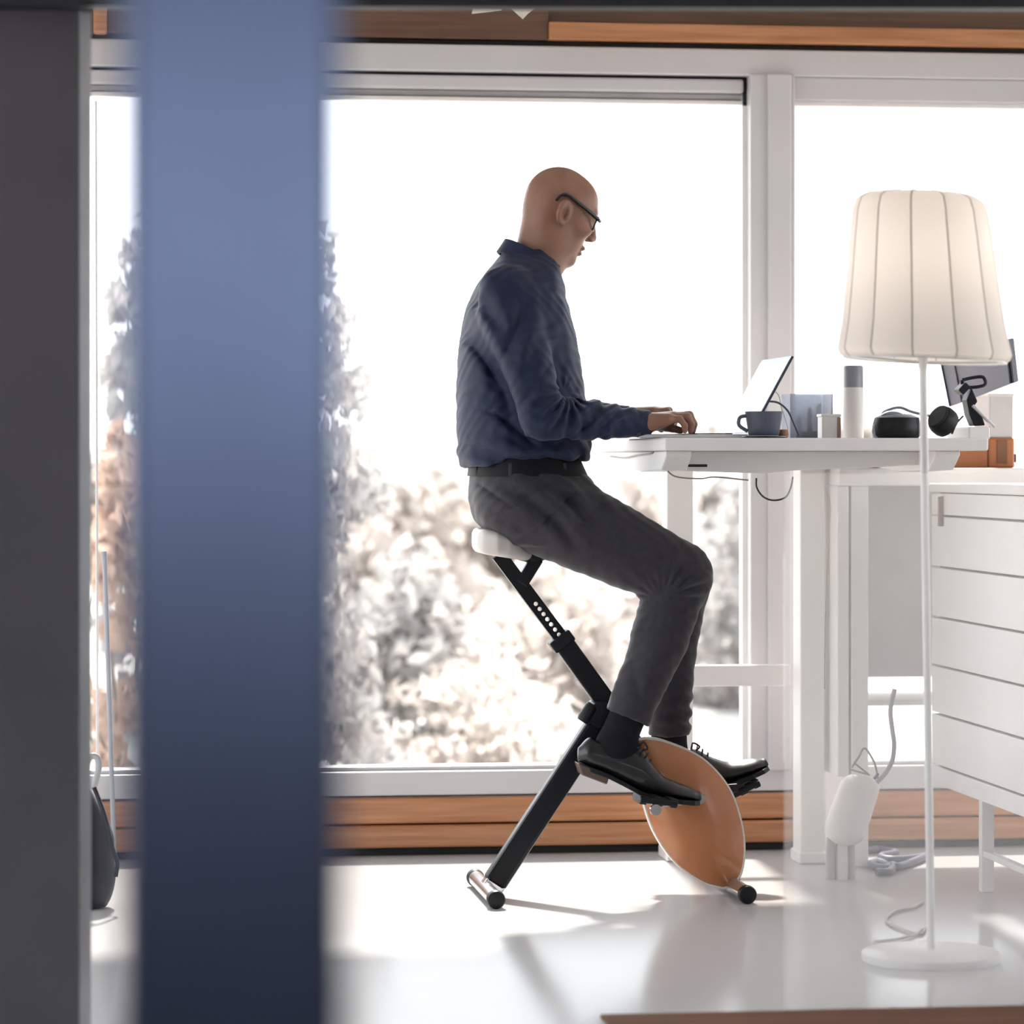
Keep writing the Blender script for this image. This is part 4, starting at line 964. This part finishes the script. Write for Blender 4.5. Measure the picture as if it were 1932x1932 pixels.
# collar: tilted band round the neck with turned down flap
cc_ = Qc(1004, 484); cdir = Qc(1052, 510)-Qc(956, 459); cl = np.linalg.norm(cdir); cdir /= cl; cn = np.array([-cdir[2], 0, cdir[0]]); cn = cn if cn[2] > 0 else -cn
CF = Field(cc_-.13, cc_+.13, .003)
def collarf(X, Y, Z):
    a = (X-cc_[0])*cdir[0]+(Z-cc_[2])*cdir[2]; s_ = Y-cc_[1]; u = (X-cc_[0])*cn[0]+(Z-cc_[2])*cn[2]
    fl = np.clip(-u, 0, .07)*np.clip(.28+a*2.5, .12, .42)
    r = np.sqrt((a/(cl*.5+.004+fl))**2+(s_/(.070+fl))**2+1e-9)
    d = np.abs((r-1)*.064)-.0042
    low = .036+.030*np.clip(a/.06, -.2, 1)
    return np.maximum(d, np.maximum(u-.008, -u-low))
CF.put(collarf, cc_-.12, cc_+.12)
link('collar', CF.mesh('collar', 1), M_shirt, shirt)
for (e_, w_) in ((EL_N, WR_N), (EL_F, WR_F)):
    dn = (w_-e_)/np.linalg.norm(w_-e_)
    obj('cuff', MB().lathe([(.0325, -.040), (.0335, -.038), (.0320, .010), (.0295, .012), (.026, .006)], w_, 28, tuple(dn), cap=False), M_shirt, shirt, smooth=60)
obj('cuff_button', MB().lathe([(.001, 0), (.005, 0), (.005, .002), (.001, .002)], Qc(1205, 818, -.180), 12, (0, -1, -.2)), mat('button', (.05, .05, .07), .3), shirt)
# ---- trousers
T = Field(Q(870, 0, VC)*[1, 0, 0]+[0, VC-.26, Qc(0, 1400)[2]-.02], Q(1385, 0, VC)*[1, 0, 0]+[0, VC+.26, Qc(0, 840)[2]+.01], .0038)
loft(T, hip_rows, p=2.3, sig=2)
def leg(hip, knee, knr, calf, calr, cuff, cufr, hipr, dv):
    h_, k_, c_, f_ = Qc(*hip, dv*.9), Qc(*knee, dv), Qc(*calf, dv*1.02), Qc(*cuff, dv*1.05)
    T.cone(h_, k_, hipr, knr, .035); T.cone(k_, c_, knr*.93, calr, .014); e = f_+(f_-c_)/np.linalg.norm(f_-c_)*.06
    t = np.linalg.norm(f_-c_); T.cone(c_, e, calr, cufr+(cufr-calr)*.06/t, .01); return c_, f_
c_, f_ = leg((1000, 948), (1281, 1086), .080, (1243, 1210), .0665, (1183, 1354), .054, .112, -.095); dn = (f_-c_)/np.linalg.norm(f_-c_); halfspace(T, f_, dn, .11); CUF_N = f_
c_, f_ = leg((1000, 948), (1285, 1090), .076, (1268, 1235), .056, (1262, 1387), .050, .108, .100); dn = (f_-c_)/np.linalg.norm(f_-c_); halfspace(T, f_, dn, .09); CUF_F = f_
wc_ = Qc(1000, 892)[2]
T.put(lambda X, Y, Z: (wc_-Z)+0*X+0*Y, Qc(870, 892)*[1, 0, 1]+[0, VC-.24, 0], Qc(1140, 855)*[1, 0, 1]+[0, VC+.24, 0], 0, 's')
def tfolds(X, Y, Z):
    c = Qc(1030, 945, -.10); d = .0085*np.sin(95*((X-c[0])*.50+(Z-c[2])*.87*-1*-1)+1.5*np.sin(18*X)+8*(Y-VC))*gm(X, Y, Z, c, (.10, .20, .055))
    c = Qc(1075, 975, -.12); d = d+.007*np.sin(110*((X-c[0])*.85-(Z-c[2])*-.5)+1.2*np.sin(21*Z))*gm(X, Y, Z, c, (.06, .14, .06))
    c = Qc(1305, 1095, -.14); an = np.arctan2(Z-Qc(1228, 1128)[2], X-Qc(1228, 1128)[0]); rs_ = 1-np.exp(-(((X-Qc(1228, 1128)[0])**2+(Z-Qc(1228, 1128)[2])**2)/.045**2)); d = d+.0055*rs_*np.sin(20*an+1.2*np.sin(40*X))*gm(X, Y, Z, Qc(1290, 1100, -.15), (.055, .12, .045))
    c = Qc(1235, 1130, -.1); d = d+.003*rs_*np.sin(20*an+1)*gm(X, Y, Z, c, (.05, .14, .04))
    c = Qc(1285, 1345, .1); d = d+.005*np.sin(170*Z+2*np.sin(40*X))*gm(X, Y, Z, c, (.05, .08, .06))
    c = Qc(1200, 1250, -.1); d = d+.002*np.sin(60*(X*.9-Z*.35)+2*np.sin(15*Z))*gm(X, Y, Z, c, (.09, .12, .14))
    cr = lambda ph: (1-np.abs(np.sin(ph)))**3
    c = Qc(1040, 960, -.16); d = d+.0085*cr(44*((X-c[0])*-.55+(Z-c[2])*.83)+.8*np.sin(14*X))*gm(X, Y, Z, c, (.11, .12, .06))
    c = Qc(930, 930, -.14); d = d+.006*cr(36*((X-c[0])*.35+(Z-c[2])*.93)+.7*np.sin(20*X))*gm(X, Y, Z, c, (.06, .14, .05))
    c = Qc(1310, 1085, -.17); d = d+.006*cr(40*((X-c[0])*.25+(Z-c[2])*.97)+.9*np.sin(25*X))*gm(X, Y, Z, c, (.045, .09, .04))
    c = Qc(1200, 1290, -.17); d = d+.004*cr(22*((X-c[0])*.95-(Z-c[2])*.3)+.9*np.sin(12*Z))*gm(X, Y, Z, c, (.07, .09, .12))
    d = d+.0009*np.sin(140*X+2*np.sin(50*Z))*np.sin(120*Z+70*Y)
    return d*1.4
displace(T, T.lo, T.lo+np.array(T.g.shape)*T.h, tfolds)
trs = link('trousers', T.mesh('trousers', 1), M_trs, person)
# belt with loops and pocket seam
tabh = smooth_table(loft_rows(hip_rows), .004, 2)
def ring(py0, py1, grow, m, name, parent, n=72, p=2.3):
    mbx = MB(); vs_ = []
    for g_ in (0.0, .004):
        for py in (py0, py1):
            z = Qc(1000, py)[2]; c, a, b = [float(q) for q in tabh(np.array([z]))] if False else [float(q[0]) for q in tabh(np.array([z]))]
            for k_ in range(n):
                t = 2*math.pi*k_/n; ct, st = math.cos(t), math.sin(t)
                rr = 1/((abs(ct)/(a+grow*.15+g_))**p+(abs(st)/(b+grow+g_))**p)**(1/p)
                vs_.append((c+rr*ct, VC+rr*st, z))
    fsx = []
    for k_ in range(n):
        k2 = (k_+1) % n; i0, i1, o0, o1 = 0, n, 2*n, 3*n
        fsx += [(i0+k_, i0+k2, i1+k2, i1+k_), (o0+k_, o1+k_, o1+k2, o0+k2), (i0+k_, o0+k_, o0+k2, i0+k2), (i1+k_, i1+k2, o1+k2, o1+k_)]
    return obj(name, mbx.add(vs_, fsx), m, parent, smooth=50)
belt = ring(898, 858, .009, M_belt, 'belt', person)
for t in (-2.6, -1.9, -1.15, 1.2, 2.2):
    z0, z1 = Qc(1000, 898)[2], Qc(1000, 874)[2]; c, a, b = [float(q[0]) for q in tabh(np.array([(z0+z1)/2]))]
    ct, st = math.cos(t), math.sin(t); rr = 1/((abs(ct)/(a+.0075))**2.3+(abs(st)/(b+.015))**2.3)**(1/2.3)
    obj('belt_loop', MB().bar((c+rr*ct, VC+rr*st, z0), (c+rr*ct, VC+rr*st, z1), .008, .004, (ct, st, 0)), M_trs, trs, .001)
# socks
for cu, an, dx in ((CUF_N, Qc(1160, 1408, -.100), 0), (CUF_F, Qc(1263, 1432, .112), 0)):
    fk = Field(np.minimum(cu, an)-.09, np.maximum(cu, an)+.09, .004)
    up_ = cu+(cu-an)*.5; fk.cone(up_, an, .043, .044); fk.cone(an, an+np.array([.03, 0, -.02]), .040, .034, .02)
    link('sock', fk.mesh('sock', 1), M_sock, person)
# shoes: modelled once at the near foot, copied to the far foot
DVN = -.105; VS = VC+DVN
st = [(1093, 1438, 1412, .010), (1099, 1442, 1400, .024), (1112, 1448, 1389, .031), (1140, 1458, 1394, .034), (1170, 1473, 1402, .036), (1198, 1488, 1406, .041), (1213, 1495, 1414, .045), (1228, 1499, 1440, .048), (1250, 1503, 1464, .050), (1280, 1507, 1477, .048), (1305, 1510, 1486, .037), (1318, 1511, 1495, .018)]
rowsS = []
for px, yb, yt, hw in st:
    a, b = Q(px, yb, VS), Q(px, yt, VS); rowsS.append((a[0], (a[2]+b[2])/2, (b[2]-a[2])/2, hw))
tabs = smooth_table(rowsS, .003, 2); xs0, xs1 = rowsS[0][0]-.004, rowsS[-1][0]+.005
SF = Field((xs0-.03, VS-.08, Q(1200, 1530, VS)[2]), (xs1+.03, VS+.08, Q(1200, 1375, VS)[2]), .003)
def shoef(X, Y, Z):
    c, hz, hw = tabs(X); zr = (Z-c)/hz
    wz = hw*(1-.28*np.clip(zr, 0, 1))
    r = (np.abs(zr)**2.4+np.abs((Y-VS)/wz)**2.6+1e-9)**(1/2.5)
    return np.maximum((r-1)*np.minimum(hz, hw), np.maximum(xs0-X, X-xs1))
SF.put(shoef, (xs0, VS-.06, Q(1200, 1525, VS)[2]), (xs1, VS+.06, Q(1200, 1380, VS)[2]))
SF.ell(Q(1158, 1392, VS), (.048, .030, .022), None, .008, 's')
# toe cap seam groove
SF.cone(Q(1272, 1470, VS-.06), Q(1272, 1470, VS+.06), .0025, .0025, .003, 's')
upper = link('shoe', SF.mesh('shoe_upper', 2), M_shoe, person); upper['label'] = 'black leather dress shoe on the near pedal'
so = MB(); vs_ = []
for px, yb, yt, hw in st:
    for s_ in (-1, 1):
        h2 = hw+.0045
        for dy in (-2, 7): p = Q(px, yb+dy, VS); vs_.append((p[0], VS+s_*h2, p[2]))
fsx = []
for i in range(len(st)-1):
    a = i*4; b = a+4
    fsx += [(a, a+1, b+1, b), (a+3, a+2, b+2, b+3), (a+1, a+3, b+3, b+1), (a+2, a, b, b+2)]
fsx += [(0, 2, 3, 1), tuple(len(vs_)-4+q for q in (0, 1, 3, 2))]
sole = obj('sole', so.add(vs_, fsx), M_blackp, upper, .0015)
heel = [Q(*p, VS) for p in ((1087, 1438), (1094, 1460), (1141, 1478), (1146, 1462))]
obj('heel', MB().prism([(p[0], p[2]) for p in heel], VS-.034, VS+.034), M_heel, upper, .003)
lc = MB()
for i, (px, py) in enumerate(((1209, 1404), (1215, 1414), (1221, 1425), (1227, 1436))):
    lc.tube(curve_pts([Q(px-6, py+7, VS-.034+.002*i), Q(px+1, py-1, VS-.018), Q(px+2, py-3, VS), Q(px+1, py-1, VS+.018)], 4), .0026, 6)
lc.tube(curve_pts([Q(1206, 1408, VS-.03), Q(1214, 1400, VS-.036), Q(1222, 1412, VS-.040), Q(1212, 1416, VS-.034)], 5), .0024, 6)
obj('laces', lc, M_blackp, upper, smooth=60)
# far shoe
p1 = V3(Q(1215, 1497, VS)); p2 = V3(Q(1352, 1481, VC+.150)); R_ = Matrix.Rotation(math.radians(-28), 4, 'Y')
MX = Matrix.Translation(p2) @ R_ @ Matrix.Translation(-p1)
up2 = upper.copy(); C.objects.link(up2); up2.parent = person; up2.matrix_parent_inverse = Matrix.Identity(4); up2.matrix_basis = MX; up2['label'] = 'black leather dress shoe on the far pedal'
for chd in list(upper.children):
    c2 = chd.copy(); C.objects.link(c2); c2.parent = up2; c2.matrix_parent_inverse = Matrix.Identity(4); c2.matrix_basis = Matrix.Identity(4)
# ---- glasses
M_gl = mat('black_acetate', (.012, .012, .016), .25, coat=.3)
frame = obj('glasses', MB().tube(curve_pts([Hp(.083, .010, -.008), Hp(.088, .014, 0), Hp(.083, .010, .008)], 4), .0022, 6), M_gl, person, smooth=60); frame['label'] = 'black framed glasses'
for sg in (-1, 1):
    hg = Hp(.070, .013, sg*.066)
    obj('temple', MB().tube(curve_pts([hg, Hp(.03, .021, sg*.076), Hp(-.020, .030, sg*.0815), Hp(-.040, .026, sg*.078), Hp(-.047, .008, sg*.074)], 5), [.0048]*5+[.0044]*10+[.0032]*6, 8), M_gl, frame, smooth=60)
    obj('end_piece', MB().tube([Hp(.078, .012, sg*.058), hg], .0040, 6), M_gl, frame, smooth=60)
for sg in (-1, 1):
    pts = []
    for k_ in range(28):
        t = 2*math.pi*k_/28; ct, st_ = math.cos(t), math.sin(t)
        x = .027*math.copysign(abs(ct)**.6, ct); y = .018*math.copysign(abs(st_)**.6, st_)
        pts.append(Hp(.083-.0048*((sg*.034+x)/.03)**2*.75, .004+y, sg*.034+x))
    obj('rim', MB().tube(pts+[pts[0]], .0022, 6), M_gl, frame, smooth=60)
    cen = np.mean(pts, 0); ln = MB(); ln.add([cen]+[p for p in pts], [(0, i+1, (i+1) % 28+1) for i in range(28)])
    lo_ = obj('lens', ln, M_glass, frame); lo_.modifiers.new('s', 'SOLIDIFY').thickness = .0015
